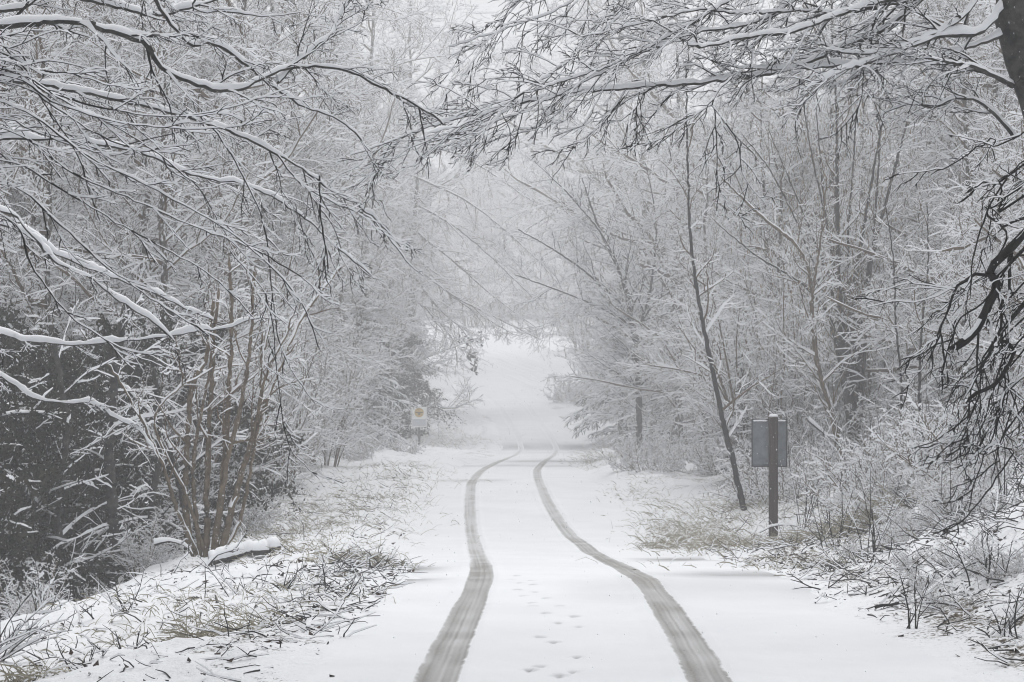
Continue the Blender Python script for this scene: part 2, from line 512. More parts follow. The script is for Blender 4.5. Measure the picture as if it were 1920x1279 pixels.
def band(d0, w, a, u0=-9, u1=9, soft=0.5):
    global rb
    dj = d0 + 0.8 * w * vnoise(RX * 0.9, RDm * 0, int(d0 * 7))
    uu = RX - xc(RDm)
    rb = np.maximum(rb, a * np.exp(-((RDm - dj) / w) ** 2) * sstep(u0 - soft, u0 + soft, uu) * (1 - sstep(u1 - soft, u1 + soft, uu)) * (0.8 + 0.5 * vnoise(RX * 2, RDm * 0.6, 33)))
band(85.5, 2.4, 0.5)                      # dip bands: shade of ground tilting away, painted into the road colour
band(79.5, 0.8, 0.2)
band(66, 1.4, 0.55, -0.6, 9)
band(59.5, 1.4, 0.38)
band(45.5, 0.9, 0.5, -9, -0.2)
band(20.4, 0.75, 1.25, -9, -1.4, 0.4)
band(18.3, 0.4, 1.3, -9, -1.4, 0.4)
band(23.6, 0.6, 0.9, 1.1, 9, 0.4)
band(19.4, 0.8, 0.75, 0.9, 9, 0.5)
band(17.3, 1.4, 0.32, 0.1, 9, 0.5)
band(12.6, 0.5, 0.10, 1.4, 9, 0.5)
# footprints: pressed dishes with a low rim (photograph px -> place)
FP = [(968, 1082, 0), (957, 1088, 1), (996, 1090, 0), (974, 1095, 1), (970, 1106, 0), (999, 1098, 1), (1002, 1110, 0), (981, 1117, 1), (1024, 1121, 0), (997, 1130, 1),
      (1050, 1136, 0), (1000, 1137, 1), (1023, 1148, 0), (1077, 1155, 1), (1046, 1167, 0), (1085, 1174, 1), (1012, 1192, 0), (1038, 1205, 1), (1082, 1232, 0), (1012, 1250, 1), (993, 1256, 0), (1076, 1261, 1), (1049, 1266, 0)]
_ys = 639.5 - (_zr - CAM_Z) * F / np.maximum(_d, 0.1)
_sel = (_d > 8) & (_d < 26)
_o = np.argsort(_ys[_sel])
def d_of_y(y): return float(np.interp(y, _ys[_sel][_o], _d[_sel][_o]))
for (px, py, k) in FP:
    dd = d_of_y(py); X0 = (px - 960) / F * dd
    sz = random.uniform(0.75, 1.0)
    ex, ey = (RX - X0) / (0.031 * sz), (RDm - dd - 0.03 * np.sign(k - 0.5)) / (0.075 * sz)
    rr_ = np.sqrt(ex ** 2 + ey ** 2)
    RZ = RZ - 0.024 * sz * np.exp(-rr_ ** 3) + 0.006 * np.exp(-((rr_ - 1.5) / 0.35) ** 2)
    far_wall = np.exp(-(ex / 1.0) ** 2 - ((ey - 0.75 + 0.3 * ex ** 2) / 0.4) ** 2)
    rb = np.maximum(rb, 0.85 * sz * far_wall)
road = grid_obj('road', RX, RDm, RZ, 'road', {'bare': rb})  # bare holds thawed edges, dark footprint walls and painted dip shade
tag(road, kind='structure')
for nm, fn in (('tyre_track', tl), ('tyre_track', tr)):
    dd = spaced([(-50, 6, 0.5), (6, 30, 0.07), (30, 115, 0.25)])
    ac = np.linspace(-1, 1, 17)
    wd = 0.135 + 0.02 * vnoise(dd * 0.6, dd * 0, 41)
    c = fn(dd)
    sl = np.gradient(c, dd)
    TX = c[:, None] + ac[None, :] * wd[:, None]
    TD = np.repeat(dd[:, None], 17, 1) - ac[None, :] * wd[:, None] * sl[:, None]
    TZ = zr(TD) - 0.015 * ((TX - xc(TD)) / 2) ** 2 + 0.02 * vnoise(TX * 0.8, TD * 0.5, 31) + 0.006 * vnoise(TX * 5, TD * 5, 32) + 0.018 * vnoise(TX * 2.1, TD * 1.6, 34) + 0.006 * vnoise(TX * 9, TD * 7, 35) - 0.014 * (1 - sstep(0.6, 1.05, np.abs(ac)))[None, :] + 0.005
    TZ[:, 0] -= 0.012; TZ[:, -1] -= 0.012; TZ[:, 1] -= 0.002; TZ[:, -2] -= 0.002
    # slush heaps and thinner, snowed-over stretches between the rises
    cover = np.interp(dd, [0, 11, 17, 20.5, 23, 26, 30, 34, 42, 44, 47, 56, 60, 66, 72, 90, 115],
                      [0.95, 1, 1.05, 1.1, .78, .62, .6, .58, .62, .95, .62, .75, 1, .8, .55, .26, .05] if fn is tl else
                      [0.95, 1, 1.05, 1.1, 1.05, .95, .82, .66, .58, .6, .62, .8, 1, .8, .55, .26, .05])
    acr = (1 - np.abs(ac)[None, :] ** 2.4) * 0.66 * cover[:, None]
    acr[:, 0] = acr[:, -1] = -0.3
    stk = 0.36 + 1.0 * vnoise(np.repeat(ac[None, :] * 9, len(dd), 0), TD * 0.22, 43) + 0.6 * vnoise(TX * 6, TD * 2.2, 44)
    stk = np.clip(stk + (1 - cover[:, None]) * 1.3, 0, 1)
    o = grid_obj(nm, TX, TD, TZ, 'track', {'across': acr, 'streak': stk})
    tag(o, kind='structure')

# ------------------------------------------------------------------ haze: the snowy air itself
hm = bpy.data.materials.new('snowy_air')
hm.use_nodes = True
hn = hm.node_tree
hn.nodes.clear()
pv = hn.nodes.new('ShaderNodeVolumePrincipled')
pv.inputs['Color'].default_value = (0.955, 0.96, 0.975, 1)
pv.inputs['Density'].default_value = HAZE
pv.inputs['Anisotropy'].default_value = 0.0
ho = hn.nodes.new('ShaderNodeOutputMaterial')
hn.links.new(pv.outputs[0], ho.inputs['Volume'])
M['haze'] = hm
mb = MB()
mb.box((0, 195, 16), (160, 260, 22), 0)
hz = mb.build('haze', ['haze'], smooth=False, kind='stuff')

# ------------------------------------------------------------------ bare trees drawn limb by limb
PK = 1.0      # the boughs in front hang this much nearer, and are as much finer
class Tree:
    def __init__(s, name, label, cat, base, group=None):
        s.base = np.array(base, float)
        s.o = thing(name, label, cat, tuple(s.base), 0, group)
        s.mb = MB()
    def limb(s, pts, r0, r1, K=None, snow=0.02, ns=8, name='branch', bark='bark_beech', jit=0.02, gap=0, rmul=0.45):
        p = np.array(pts, float)
        L = np.linalg.norm(np.diff(p, axis=0), axis=1).sum()
        K = K or max(6, int(L / (0.07 * PK)))
        if name != 'trunk': r0, r1, snow, jit = r0 * PK, r1 * PK, snow * PK, jit * PK
        q = spline(p, K) + RNG.normal(0, 1, (K, 3)) * jit * 0.3
        r = r0 + (r1 - r0) * np.linspace(0, 1, K) ** 0.8
        r = r * (1 + RNG.normal(0, 0.06, K)); r[-1] *= 0.25
        mb = MB()
        tube(mb, q[None] - s.base, r[None], ns, snow, gap=gap, rmul=rmul)
        mb.build(name, [bark, 'snow'], s.o)
        return q[None], r[None], L
    def twigs(s, P, R, ns=4, snow=0.008, gap=0.1):
        tube(s.mb, P - s.base, R, ns, snow, gap=gap, rmul=0.8)
    def done(s, bark='bark_grey', name='twigs'):
        s.mb.build(name, [bark, 'snow'], s.o, smooth=False, kind='stuff')
def ramify(tr_, P, R, n, L, trop, levels=3, dens=1.0, planar=0.6, t0=0.1, snow=0.008, ang=(30, 60), wig=0.13, gap=0.12, K1=9):
    """secondary shoots, twigs and spurs on a limb"""
    L, snow = L * PK, snow * PK
    Q, RR, ln = grow(P, R, n, L, K1, ang, (t0, 0.98), trop, wig, 0.55, 0.0055 * PK, 0.003 * PK, planar, 0.45)
    tr_.twigs(Q, RR, 4, snow, gap)
    if levels >= 2:
        Q2, R2, l2 = grow(Q, RR, max(1, int(6 * dens)), 0.42 * ln, 6, (28, 58), (0.12, 1), trop, wig, 0.75, 0.0042 * PK, 0.0026 * PK, planar, 0.4)
        tr_.twigs(Q2, R2, 4, snow * 0.85, gap)
        if levels >= 3:
            Q3, R3, l3 = grow(Q2, R2, max(1, int(5 * dens)), 0.38 * l2 + 0.03 * PK, 3, (30, 62), (0.1, 1), trop, wig * 1.2, 0.8, 0.0034 * PK, 0.002 * PK, planar, 0.3)
            tr_.twigs(Q3, R3, 4, snow * 0.7, gap * 1.5)
def px(pts, d0, d1):
    n = len(pts)
    return [W(x, y, (d0 + (d1 - d0) * i / (n - 1)) * PK) for i, (x, y) in enumerate(pts)]

# ---- the beech at the left whose limbs reach over the picture
PK = 0.62
lb = np.array([-4.75, 17.5 * PK, float(gz(-4.75, 17.5 * PK))])
T1 = Tree('beech_tree', 'bare beech standing left of view, snow-laden limbs arching over the road at upper left', 'tree', lb)
tp = [lb + (0, 0, -0.3), lb + (0.05, 0, 2), lb + (0.2, 0, 4.2), lb + (0.25, 0.1, 6.5), lb + (0.1, 0.2, 9)]
T1.limb(tp, 0.22, 0.09, 30, 0.02, 14, 'trunk', 'bark_beech')
at = lambda z: np.array([lb[0] + 0.2, lb[1], CAM_Z + (z - CAM_Z) * PK])
LW = [  # points (px), d0, d1, r0, r1, snow, shoots, shoot length, tropism
    ([(0, 46), (120, 38), (200, 55), (270, 80), (310, 130), (390, 165), (450, 166), (500, 142), (550, 126), (640, 128), (720, 165), (800, 208), (840, 240)], 17.5, 19, .052, .010, .034, 16, .9, (0.25, 0, -.35), 4.3),
    ([(250, -70), (290, 0), (350, 78), (400, 82), (445, 110), (500, 155), (560, 195), (640, 228), (700, 290)], 18, 19.5, .036, .007, .022, 12, .8, (0.3, 0, -.5), 5.6),
    ([(0, 150), (150, 172), (300, 205), (400, 235), (440, 250), (500, 280), (560, 312), (610, 350), (690, 400), (760, 470)], 18.5, 20, .034, .006, .024, 16, .9, (0.3, 0, -.6), 3.6),
    ([(0, 260), (120, 262), (260, 285), (370, 330), (470, 350), (560, 400), (640, 470), (700, 520)], 19.5, 21, .026, .006, .02, 14, .9, (0.3, 0, -.6), 3.2),
    ([(0, 395), (50, 430), (100, 488), (160, 515), (220, 560), (290, 607), (330, 640)], 21, 22, .026, .008, .03, 8, .7, (0.3, 0, -.3), 2.9),
    ([(0, 420), (110, 478), (190, 512), (270, 542), (320, 565), (400, 600)], 21.5, 22.5, .022, .008, .03, 8, .7, (0.3, 0, -.3), 2.8),
    ([(0, 628), (60, 640), (150, 646), (250, 637), (330, 628), (380, 618), (425, 615), (480, 596), (540, 604)], 22, 22, .032, .006, .038, 8, .6, (0.2, 0, .3), 2.2),
    ([(0, 708), (60, 745), (120, 755), (170, 757), (220, 785), (262, 808), (300, 860)], 21, 21, .020, .007, .03, 8, .55, (0.2, 0, -.2), 1.9),
    ([(0, 20), (90, -10), (200, 8), (300, 28), (420, -5), (560, -30)], 18, 19, .03, .012, .028, 10, .7, (0.3, 0, -.3), 4.9),
    ([(330, -40), (365, 18), (430, 22), (500, 32), (570, 22)], 18.5, 19, .018, .006, .022, 6, .5, (0.3, 0, -.2), 5.8),
    ([(520, 155), (580, 95), (625, 60), (640, 20), (700, -40)], 18.5, 19, .016, .010, .02, 8, .6, (0.2, 0, 0), None),
]
for pts, d0, d1, r0, r1, sn, n, L, trp, zt in LW:
    w = px(pts, d0, d1)
    if zt is not None:
        s0 = at(zt + 0.2)
        w = [s0, s0 * 0.45 + w[0] * 0.55 + np.array([0, 0, 0.12 * PK])] + w
    P_, R_, LL = T1.limb(w, r0 * 1.15, r1, None, sn * 1.25, 8)
    ramify(T1, P_, R_, int(n * 1.15), L, trp, 3, 0.9, 0.5, 0.12 if zt is None else 0.3, 0.0042)
# near shoots in front, curving out of the left edge
NW = [([(0, 110), (60, 160), (130, 185), (200, 205), (300, 218), (400, 210), (500, 180), (568, 155)], .012),
      ([(0, 140), (100, 190), (200, 225), (290, 238), (350, 242), (430, 238), (512, 225)], .012),
      ([(0, 152), (100, 200), (180, 250), (260, 280), (312, 274)], .010),
      ([(0, 222), (50, 240), (140, 275), (220, 288), (300, 280), (338, 278)], .010),
      ([(0, 128), (120, 190), (220, 240), (300, 290), (345, 330), (372, 345)], .010),
      ([(0, 100), (80, 190), (120, 250), (150, 300), (165, 352), (190, 420)], .007),
      ([(0, 85), (60, 130), (140, 140), (210, 160), (278, 152)], .008),
      ([(0, 300), (90, 340), (190, 400), (280, 450), (400, 520), (480, 600)], .010),
      ([(0, 340), (110, 420), (200, 500), (330, 590), (420, 640)], .010),
      ([(0, 400), (60, 500), (130, 590), (220, 650), (310, 690)], .010),
      ([(0, 240), (130, 320), (260, 380), (380, 430), (500, 480), (620, 560)], .011),
      ([(0, 190), (160, 290), (300, 360), (450, 450), (560, 560), (600, 660)], .011),
      ([(400, 240), (440, 300), (480, 380), (500, 450), (512, 560), (530, 660), (590, 760)], .009),
      ([(520, 290), (560, 340), (620, 378), (690, 405), (740, 460), (770, 500)], .009),
      ([(600, 330), (600, 400), (610, 480), (590, 560)], .006),
      ([(430, 470), (500, 560), (520, 700), (540, 830), (600, 900)], .006)]
for pts, r in NW:
    w = px(pts, 14.5, 15.5) if pts[0][0] == 0 else px(pts, 18, 18.5)
    if pts[0][0] == 0:
        a = at(4.0 - (pts[0][1] - 100) / 250 * 0.9 - 0.1)
        w = [a, a * 0.4 + w[0] * 0.6 + np.array([0, 0, 0.2 * PK])] + w
    P_, R_, LL = T1.limb(w, r * (1.35 if pts[0][0] == 0 else 1), .004, None, 0.009, 6, 'branch', 'bark_grey', 0.012)
    ramify(T1, P_, R_, 15 if pts[0][0] == 0 else 9, 0.50, (0.35, 0, -0.15), 2, 0.8, 0.65, 0.28 if pts[0][0] == 0 else 0.05, 0.007, (22, 48), 0.10, 0.05)
for k in range(7):
    a = RNG.uniform(-1.1, 1.1)
    z0 = RNG.uniform(5.2, 8.5)
    l = RNG.uniform(4.5, 7.0)
    w = [lb + (0.2, 0, z0)] + [lb + (0.2 + l * f * math.cos(a), l * f * math.sin(a), z0 + 1.6 * f - .5 * f * f) for f in (.3, .65, 1)]
    P_, R_, LL = T1.limb(w, .06, .01, 40, .03, 6)
    ramify(T1, P_, R_, 10, 1.7, (.2, 0, .1), 3, .8, .5, .15, .012)
T1.done()

# ---- the beech at the right whose limbs close the arch
rb0 = np.array([6.5 * PK, 22.0 * PK, float(gz(6.5 * PK, 22.0 * PK))])
T2 = Tree('beech_tree', 'bare beech with dark trunk at top right corner, limbs sweeping left over the road', 'tree', rb0)
tp = [rb0 + (0, 0, -0.3), rb0 + (0.0, 0, 1.2), rb0 + (-0.1, 0, 2.2), W(1908, 90, 22 * PK), W(1888, -120, 22 * PK), W(1868, -420, 22 * PK), W(1850, -1000, 22 * PK)]
T2.limb(tp, 0.16, 0.06, 30, 0.02, 14, 'trunk', 'bark_beech')
RW = [
    ([(1893, -10), (1840, 58), (1760, 68), (1700, 90), (1640, 112), (1600, 125), (1560, 141), (1520, 160), (1500, 168)], 22, 20.5, .040, .010, .026, 12, .8, (-.5, 0, -.3)),
    ([(1880, -200), (1700, 20), (1560, 95), (1480, 128), (1440, 138), (1350, 150), (1280, 157), (1180, 165), (1090, 171), (1000, 187), (900, 213), (810, 237), (740, 262), (655, 292)], 22, 19.5, .046, .006, .024, 26, .9, (-.6, 0, -.25)),
    ([(1885, -160), (1740, -30), (1640, 5), (1560, 32), (1480, 60), (1400, 68), (1330, 86), (1290, 84)], 22, 20, .042, .016, .03, 12, .9, (-.6, 0, -.3)),
    ([(1885, -80), (1830, 0), (1780, 50), (1720, 75), (1660, 96), (1600, 100), (1500, 92)], 22, 21, .038, .008, .028, 10, .8, (-.5, 0, -.3)),
    ([(1880, -260), (1650, -90), (1520, -20), (1440, 30), (1380, 50), (1300, 62), (1200, 100), (1100, 150), (1000, 200), (900, 240), (820, 282)], 22, 19, .036, .005, .02, 24, 1.0, (-.6, 0, -.35)),
    ([(1878, -320), (1600, -160), (1450, -50), (1300, 40), (1150, 120), (1000, 170), (880, 228), (800, 250)], 22, 18.5, .034, .005, .018, 24, 1.1, (-.6, 0, -.4)),
    ([(1876, -380), (1500, -220), (1280, -70), (1150, 40), (1060, 120), (960, 190), (900, 260)], 22, 19, .030, .005, .016, 24, 1.1, (-.5, 0, -.55)),
    ([(1872, -410), (1400, -260), (1150, -110), (1000, -20), (925, 60), (890, 112), (850, 160), (815, 208)], 22, 20, .026, .004, .012, 20, 1.0, (-.4, 0, -.7)),
    ([(1870, -420), (1500, -330), (1300, -180), (1150, -60), (1060, 10), (960, 50), (840, 90)], 22, 20.5, .028, .004, .014, 24, 1.1, (-.5, 0, -.6)),
    ([(1893, 60), (1800, 95), (1740, 112), (1690, 118), (1600, 118), (1520, 128), (1440, 130), (1350, 122)], 22, 21, .030, .006, .026, 12, .7, (-.5, 0, -.1)),
    ([(1900, 160), (1840, 130), (1780, 115), (1730, 108)], 22, 21, .04, .015, .02, 8, .7, (-.5, 0, -.1)),
    ([(1905, 260), (1850, 200), (1800, 182), (1750, 200), (1700, 195), (1650, 215)], 22.2, 22, .03, .010, .02, 10, .9, (-.4, 0, .1)),
    ([(1890, -60), (1750, -10), (1600, 20), (1480, 20), (1400, 25), (1300, 20), (1200, 45), (1080, 70)], 22, 20, .03, .006, .024, 18, .9, (-.5, 0, -.3)),
]
for pts, d0, d1, r0, r1, sn, n, L, trp in RW:
    P_, R_, LL = T2.limb(px(pts, d0, d1), r0, r1, None, sn * .85, 8)
    ramify(T2, P_, R_, int(n * 1.4), L, trp, 3, 0.8, 0.4, 0.2, 0.0036)
RDp = [([(1372, 146), (1350, 165), (1335, 195), (1360, 230), (1385, 270), (1395, 330), (1440, 390)], .011),
       ([(1335, 195), (1290, 225), (1250, 255), (1200, 275)], .007),
       ([(1340, 205), (1345, 290), (1346, 340), (1368, 390), (1400, 410)], .007),
       ([(1200, 172), (1190, 240), (1195, 272)], .005), ([(1180, 170), (1130, 230), (1090, 268), (1020, 290)], .007),
       ([(1090, 175), (1020, 230), (930, 262), (820, 285)], .008), ([(950, 205), (900, 250), (840, 275)], .006),
       ([(760, 255), (720, 290), (700, 340), (690, 370)], .005), ([(1550, 150), (1500, 200), (1490, 240)], .006), ([(1620, 130), (1610, 200), (1560, 260)], .006)]
for pts, r in RDp:
    P_, R_, LL = T2.limb(px(pts, 19.8, 19.6), r, .003, None, 0.006, 6, 'branch', 'bark_grey', 0.012)
    ramify(T2, P_, R_, 9, 0.45, (-.2, 0, -0.5), 2, 0.8, 0.4, 0.05, 0.004, gap=0.4)
for k in range(8):
    a = PI + RNG.uniform(-1.2, 1.3)
    z0 = RNG.uniform(6.4, 10)
    l = RNG.uniform(5, 8.0)
    w = [rb0 + (-.6, 0, z0)] + [rb0 + (-.6 + l * f * math.cos(a), l * f * math.sin(a), z0 + 1.6 * f - .5 * f * f) for f in (.3, .65, 1)]
    P_, R_, LL = T2.limb(w, .06, .01, 40, .03, 6)
    ramify(T2, P_, R_, 10, 1.8, (-.2, 0, .1), 3, .8, .5, .15, .012)
T2.done()

# ---- dark branches hanging down at the right edge
hb = np.array([6.4 * PK, 14.5 * PK, float(gz(6.4 * PK, 14.5 * PK))])
T3 = Tree('beech_tree', 'dark wet tree just outside right edge, nearly snowless boughs hanging down into view', 'tree', hb)
tp = [hb + (0, 0, -0.3), hb + (-0.1, 0, 1.8), hb + (-0.3, 0, 3.4), hb + (-0.5, 0, 5.2)]
T3.limb(tp, 0.15, 0.06, 26, 0.02, 12, 'trunk', 'bark_grey')
hang = lambda z: np.array([hb[0] - 0.2, hb[1], CAM_Z + (z + 0.95 - CAM_Z) * PK])
HW = [([(1915, 445), (1870, 535), (1835, 610), (1800, 645), (1780, 652)], .034, .026, 3.0),
      ([(1915, 470), (1880, 560), (1876, 615), (1840, 690), (1812, 745)], .020, .008, 2.9),
      ([(1930, 560), (1900, 660), (1870, 715), (1830, 740), (1810, 758)], .022, .012, 2.7),
      ([(1868, 512), (1820, 520), (1792, 540), (1775, 590), (1757, 625), (1755, 650)], .012, .005, None),
      ([(1930, 340), (1880, 345), (1840, 342), (1815, 368), (1795, 382)], .014, .006, 3.3),
      ([(1930, 360), (1880, 375), (1850, 400), (1890, 440), (1870, 480)], .012, .006, 3.2),
      ([(1925, 590), (1890, 650), (1865, 720), (1840, 800), (1800, 870)], .012, .004, 2.6),
      ([(1925, 650), (1905, 740), (1880, 820), (1860, 900)], .012, .004, 2.5),
      ([(1925, 700), (1880, 760), (1850, 800), (1830, 850), (1790, 900)], .010, .004, 2.4),
      ([(1930, 240), (1860, 260), (1800, 300), (1740, 330)], .010, .004, 3.5),
      ([(1925, 760), (1900, 850), (1850, 920), (1800, 980), (1750, 1000)], .012, .004, 2.3),
      ([(1835, 610), (1830, 700), (1815, 760), (1815, 850)], .008, .003, None),
      ([(1876, 615), (1885, 720), (1870, 800), (1875, 880)], .008, .003, None),
      ([(1930, 300), (1890, 330), (1850, 400), (1825, 480), (1820, 560)], .012, .005, 3.4),
      ([(1930, 430), (1900, 480), (1850, 560), (1800, 600), (1770, 680), (1765, 740)], .013, .005, 3.1),
      ([(1930, 520), (1895, 600), (1850, 660), (1830, 760), (1790, 830)], .012, .005, 2.8),
      ([(1930, 620), (1890, 720), (1870, 790), (1830, 900), (1815, 960)], .010, .004, 2.6)]
for pts, r0, r1, zt in HW:
    w = px(pts, 14.3, 14.1)
    if zt: w = [hang(zt + 0.6)] + w
    P_, R_, LL = T3.limb(w, r0 * 1.12, r1 * 1.1, None, 0.004, 7, 'branch', 'bark_grey', 0.016, 0.3, 0.08)
    ramify(T3, P_, R_, 9, 0.65, (-.35, 0, -0.5), 3, 0.65, 0.2, 0.1, 0.0025, (30, 65), 0.16, gap=0.4)
T3.done()
PK = 1.0

# ---- multi-stemmed hazels and saplings given stem by stem
def hazel(name, label, cat, stems, d, shoots, L, bark='bark_hazel', twig='twig_brown', trop=(0, 0, .35), catkins=0, levels=3, dens=0.8, snow=.012, r_mul=1.0, group=None, t0=.15):
    b = G(stems[0][0][0][0], d)
    t = Tree(name, label, cat, b, group)
    allP = []
    for pts, r0, r1 in stems:
        dd = d + RNG.uniform(-0.35, 0.35)
        w = px(pts, d, dd)
        w[0] = np.array([w[0][0], w[0][1], float(gz(w[0][0], w[0][1])) - 0.1])
        P_, R_, LL = t.limb(w, r0 * r_mul, r1, None, 0.014, 7, 'stem', bark, 0.02)
        ramify(t, P_, R_, shoots, L, trop, levels, dens, 0.1, t0, snow, (30, 62), 0.12, 0.1)
        allP.append(P_[0])
    if catkins:
        A = np.concatenate([p[len(p) // 3:] for p in allP])
        c = A[RNG.integers(0, len(A), catkins)] + RNG.normal(0, 1, (catkins, 3)) * np.array([.55, .5, .5])
        z = np.linspace(0, -1, 3)
        Pc = c[:, None, :] + z[None, :, None] * np.array([0, 0, .07]) + RNG.normal(0, .004, (catkins, 3, 3))
        Rc = np.repeat(np.array([[.004, .008, .003]]), catkins, 0)
        mb = MB(); tube(mb, Pc - t.base, Rc, 4, 0)
        mb.build('catkins', ['catkin'], t.o, kind='stuff')
    t.done(twig)
    return t
hazel('hazel_bush', 'brown multi-stemmed hazel clump rising behind the snowy log on the left verge', 'bush', [
    ([(372, 1062), (350, 980), (350, 850), (362, 720), (386, 672), (400, 560)], .055, .02),
    ([(386, 1058), (388, 950), (394, 760), (402, 640), (410, 540)], .05, .018),
    ([(400, 1058), (418, 900), (428, 760), (434, 600), (430, 480)], .052, .018),
    ([(412, 1056), (450, 900), (490, 780), (540, 650), (580, 575), (640, 500)], .048, .014),
    ([(396, 1058), (425, 870), (452, 760), (470, 640), (478, 500)], .045, .014),
    ([(408, 1056), (440, 930), (478, 800), (500, 700), (552, 600)], .035, .012),
    ([(378, 1062), (362, 900), (372, 800), (394, 690), (396, 600)], .035, .012),
    ([(390, 1060), (440, 1000), (466, 900), (486, 760), (492, 620)], .03, .01),
    ([(382, 1060), (330, 950), (300, 860), (240, 740), (200, 680)], .03, .01),
    ([(390, 1062), (350, 930), (290, 800), (320, 740), (400, 690)], .028, .008)], 23.3, 5, .8, trop=(.25, 0, .1), snow=.006, r_mul=0.95, t0=.35, dens=.65)
hazel('hazel_bush', 'tall hazel clump with catkins fanning upward behind the metal-backed sign', 'bush', [
    ([(1604, 805), (1585, 700), (1574, 560), (1570, 400), (1568, 200), (1560, 60)], .075, .012),
    ([(1606, 808), (1600, 680), (1600, 560), (1615, 450), (1636, 330), (1662, 190)], .065, .012),
    ([(1610, 806), (1612, 650), (1622, 540), (1650, 420), (1695, 250), (1720, 150)], .06, .012),
    ([(1600, 806), (1582, 690), (1552, 590), (1500, 530), (1420, 480), (1345, 420)], .045, .010),
    ([(1600, 806), (1578, 640), (1545, 500), (1490, 360), (1440, 240)], .045, .010),
    ([(1602, 808), (1590, 640), (1560, 480), (1545, 380), (1530, 200)], .045, .010),
    ([(1608, 806), (1605, 640), (1640, 560), (1690, 470), (1760, 380)], .035, .010),
    ([(1600, 806), (1570, 660), (1520, 480), (1450, 330), (1390, 250)], .032, .010), ([(1610, 806), (1625, 600), (1640, 420), (1650, 250), (1645, 120)], .036, .010), ([(1603, 806), (1580, 600), (1550, 420), (1520, 280), (1500, 150)], .034, .010),
    ([(1606, 806), (1598, 620), (1590, 470), (1598, 330), (1610, 150)], .045, .010)], 39, 11, 1.3, bark='bark_beech', catkins=1500, snow=.012, trop=(-.05, 0, .5), r_mul=1.3, t0=.3)
hazel('sapling', 'crooked leaning sapling forking at mid height left of the hazel clump behind the sign', 'tree', [
    ([(1585, 856), (1560, 780), (1532, 680), (1521, 580), (1523, 545), (1500, 470), (1420, 400), (1350, 330)], .065, .012),
    ([(1585, 858), (1562, 785), (1534, 685), (1524, 585), (1525, 545), (1540, 440), (1550, 330)], .05, .012)], 37, 18, 1.2, snow=.016, catkins=160)
hazel('sapling', 'slim bark-spotted tree leaning left between the road and the metal-backed sign', 'tree', [
    ([(1398, 940), (1378, 880), (1358, 800), (1335, 690), (1315, 590), (1303, 520), (1293, 420), (1288, 250), (1286, 120)], .056, .012)], 33.5, 22, 1.15, bark='bark_grey', snow=.014, trop=(0, 0, .15))
hazel('sapling', 'thin straight sapling pair right of the hazel clump, left stem of the two', 'tree', [
    ([(1692, 862), (1690, 720), (1680, 610), (1676, 500), (1660, 380)], .03, .008)], 33, 16, .9, bark='bark_grey', snow=.014)
hazel('sapling', 'thin straight sapling pair right of the hazel clump, right stem of the two', 'tree', [
    ([(1728, 870), (1724, 720), (1728, 620), (1740, 500), (1738, 380)], .034, .008)], 32, 16, .9, bark='bark_grey', snow=.014)
hazel('hazel_bush', 'hazy snow-white limbed tree fanning branches leftward over the far road bend', 'tree', [
    ([(1200, 850), (1195, 700), (1185, 600), (1165, 520), (1120, 420), (1090, 330)], .13, .02),
    ([(1200, 852), (1190, 640), (1140, 585), (1060, 550), (965, 515)], .06, .015),
    ([(1200, 850), (1188, 620), (1120, 530), (1040, 470), (970, 430)], .06, .015),
    ([(1202, 850), (1195, 650), (1220, 540), (1230, 420), (1210, 300)], .08, .015),
    ([(1202, 850), (1195, 660), (1150, 480), (1080, 380), (1000, 300)], .07, .015)], 66, 22, 2.2, bark='bark_beech', twig='bark_grey', trop=(-.1, 0, .1), snow=.022, dens=1.0)

# ---- limbs that droop across the far road and round off the opening
ab = G(772, 98)
T4 = Tree('bare_tree', 'hazed tree behind the white sign, drooping limbs and ivy tuft across the opening', 'tree', ab)
T4.limb([ab + (0, 0, -.3), ab + (.1, 0, 3), ab + (0, 0, 7), ab + (.3, 0, 12)], .3, .08, 26, .02, 10, 'trunk', 'trunk_far')
for pts in ([(775, 470), (830, 540), (900, 590), (965, 628)], [(775, 430), (850, 490), (930, 560), (1010, 618)], [(775, 380), (860, 430), (950, 510), (1040, 600)], [(778, 520), (820, 575), (868, 620), (890, 660)],
            [(776, 330), (880, 380), (990, 470), (1070, 560)], [(776, 560), (810, 590), (850, 640), (858, 690)], [(776, 500), (860, 560), (940, 600), (1020, 640)], [(775, 260), (880, 300), (1000, 380), (1080, 450)]):
    P_, R_, LL = T4.limb(px(pts, 98, 101), .07, .015, 30, .02, 6, 'branch', 'trunk_far', .04)
    ramify(T4, P_, R_, 18, 2.1, (.2, 0, -.4), 3, 1.1, .2, .1, .014, wig=.16)
A = np.array([W(x, y, 98.5) for x, y in ((884, 668), (886, 690), (878, 650), (893, 676), (868, 640), (900, 640))])
n_ = 70
c = A[RNG.integers(0, len(A), n_)] + RNG.normal(0, 1, (n_, 3)) * np.array([.12, .3, .22]) - T4.base
e1 = RNG.normal(0, .09, (n_, 3)); e2 = RNG.normal(0, .07, (n_, 3))
mb = MB(); mb.add(np.stack([c - e1, c + e2, c + e1, c - e2], 1).reshape(-1, 3), np.arange(n_ * 4).reshape(-1, 4), (RNG.random(n_) < .1).astype(int))
mb.build('ivy', ['yew_leaf', 'snow'], T4.o, smooth=False, kind='stuff')
T4.done('twig_brown')
ab = G(1165, 104)
T5 = Tree('bare_tree', 'hazed tree right of the climbing road, limbs drooping left over the opening', 'tree', ab)
T5.limb([ab + (0, 0, -.3), ab + (-.1, 0, 3), ab + (0, 0, 7), ab + (-.3, 0, 12)], .28, .08, 26, .02, 10, 'trunk', 'trunk_far')
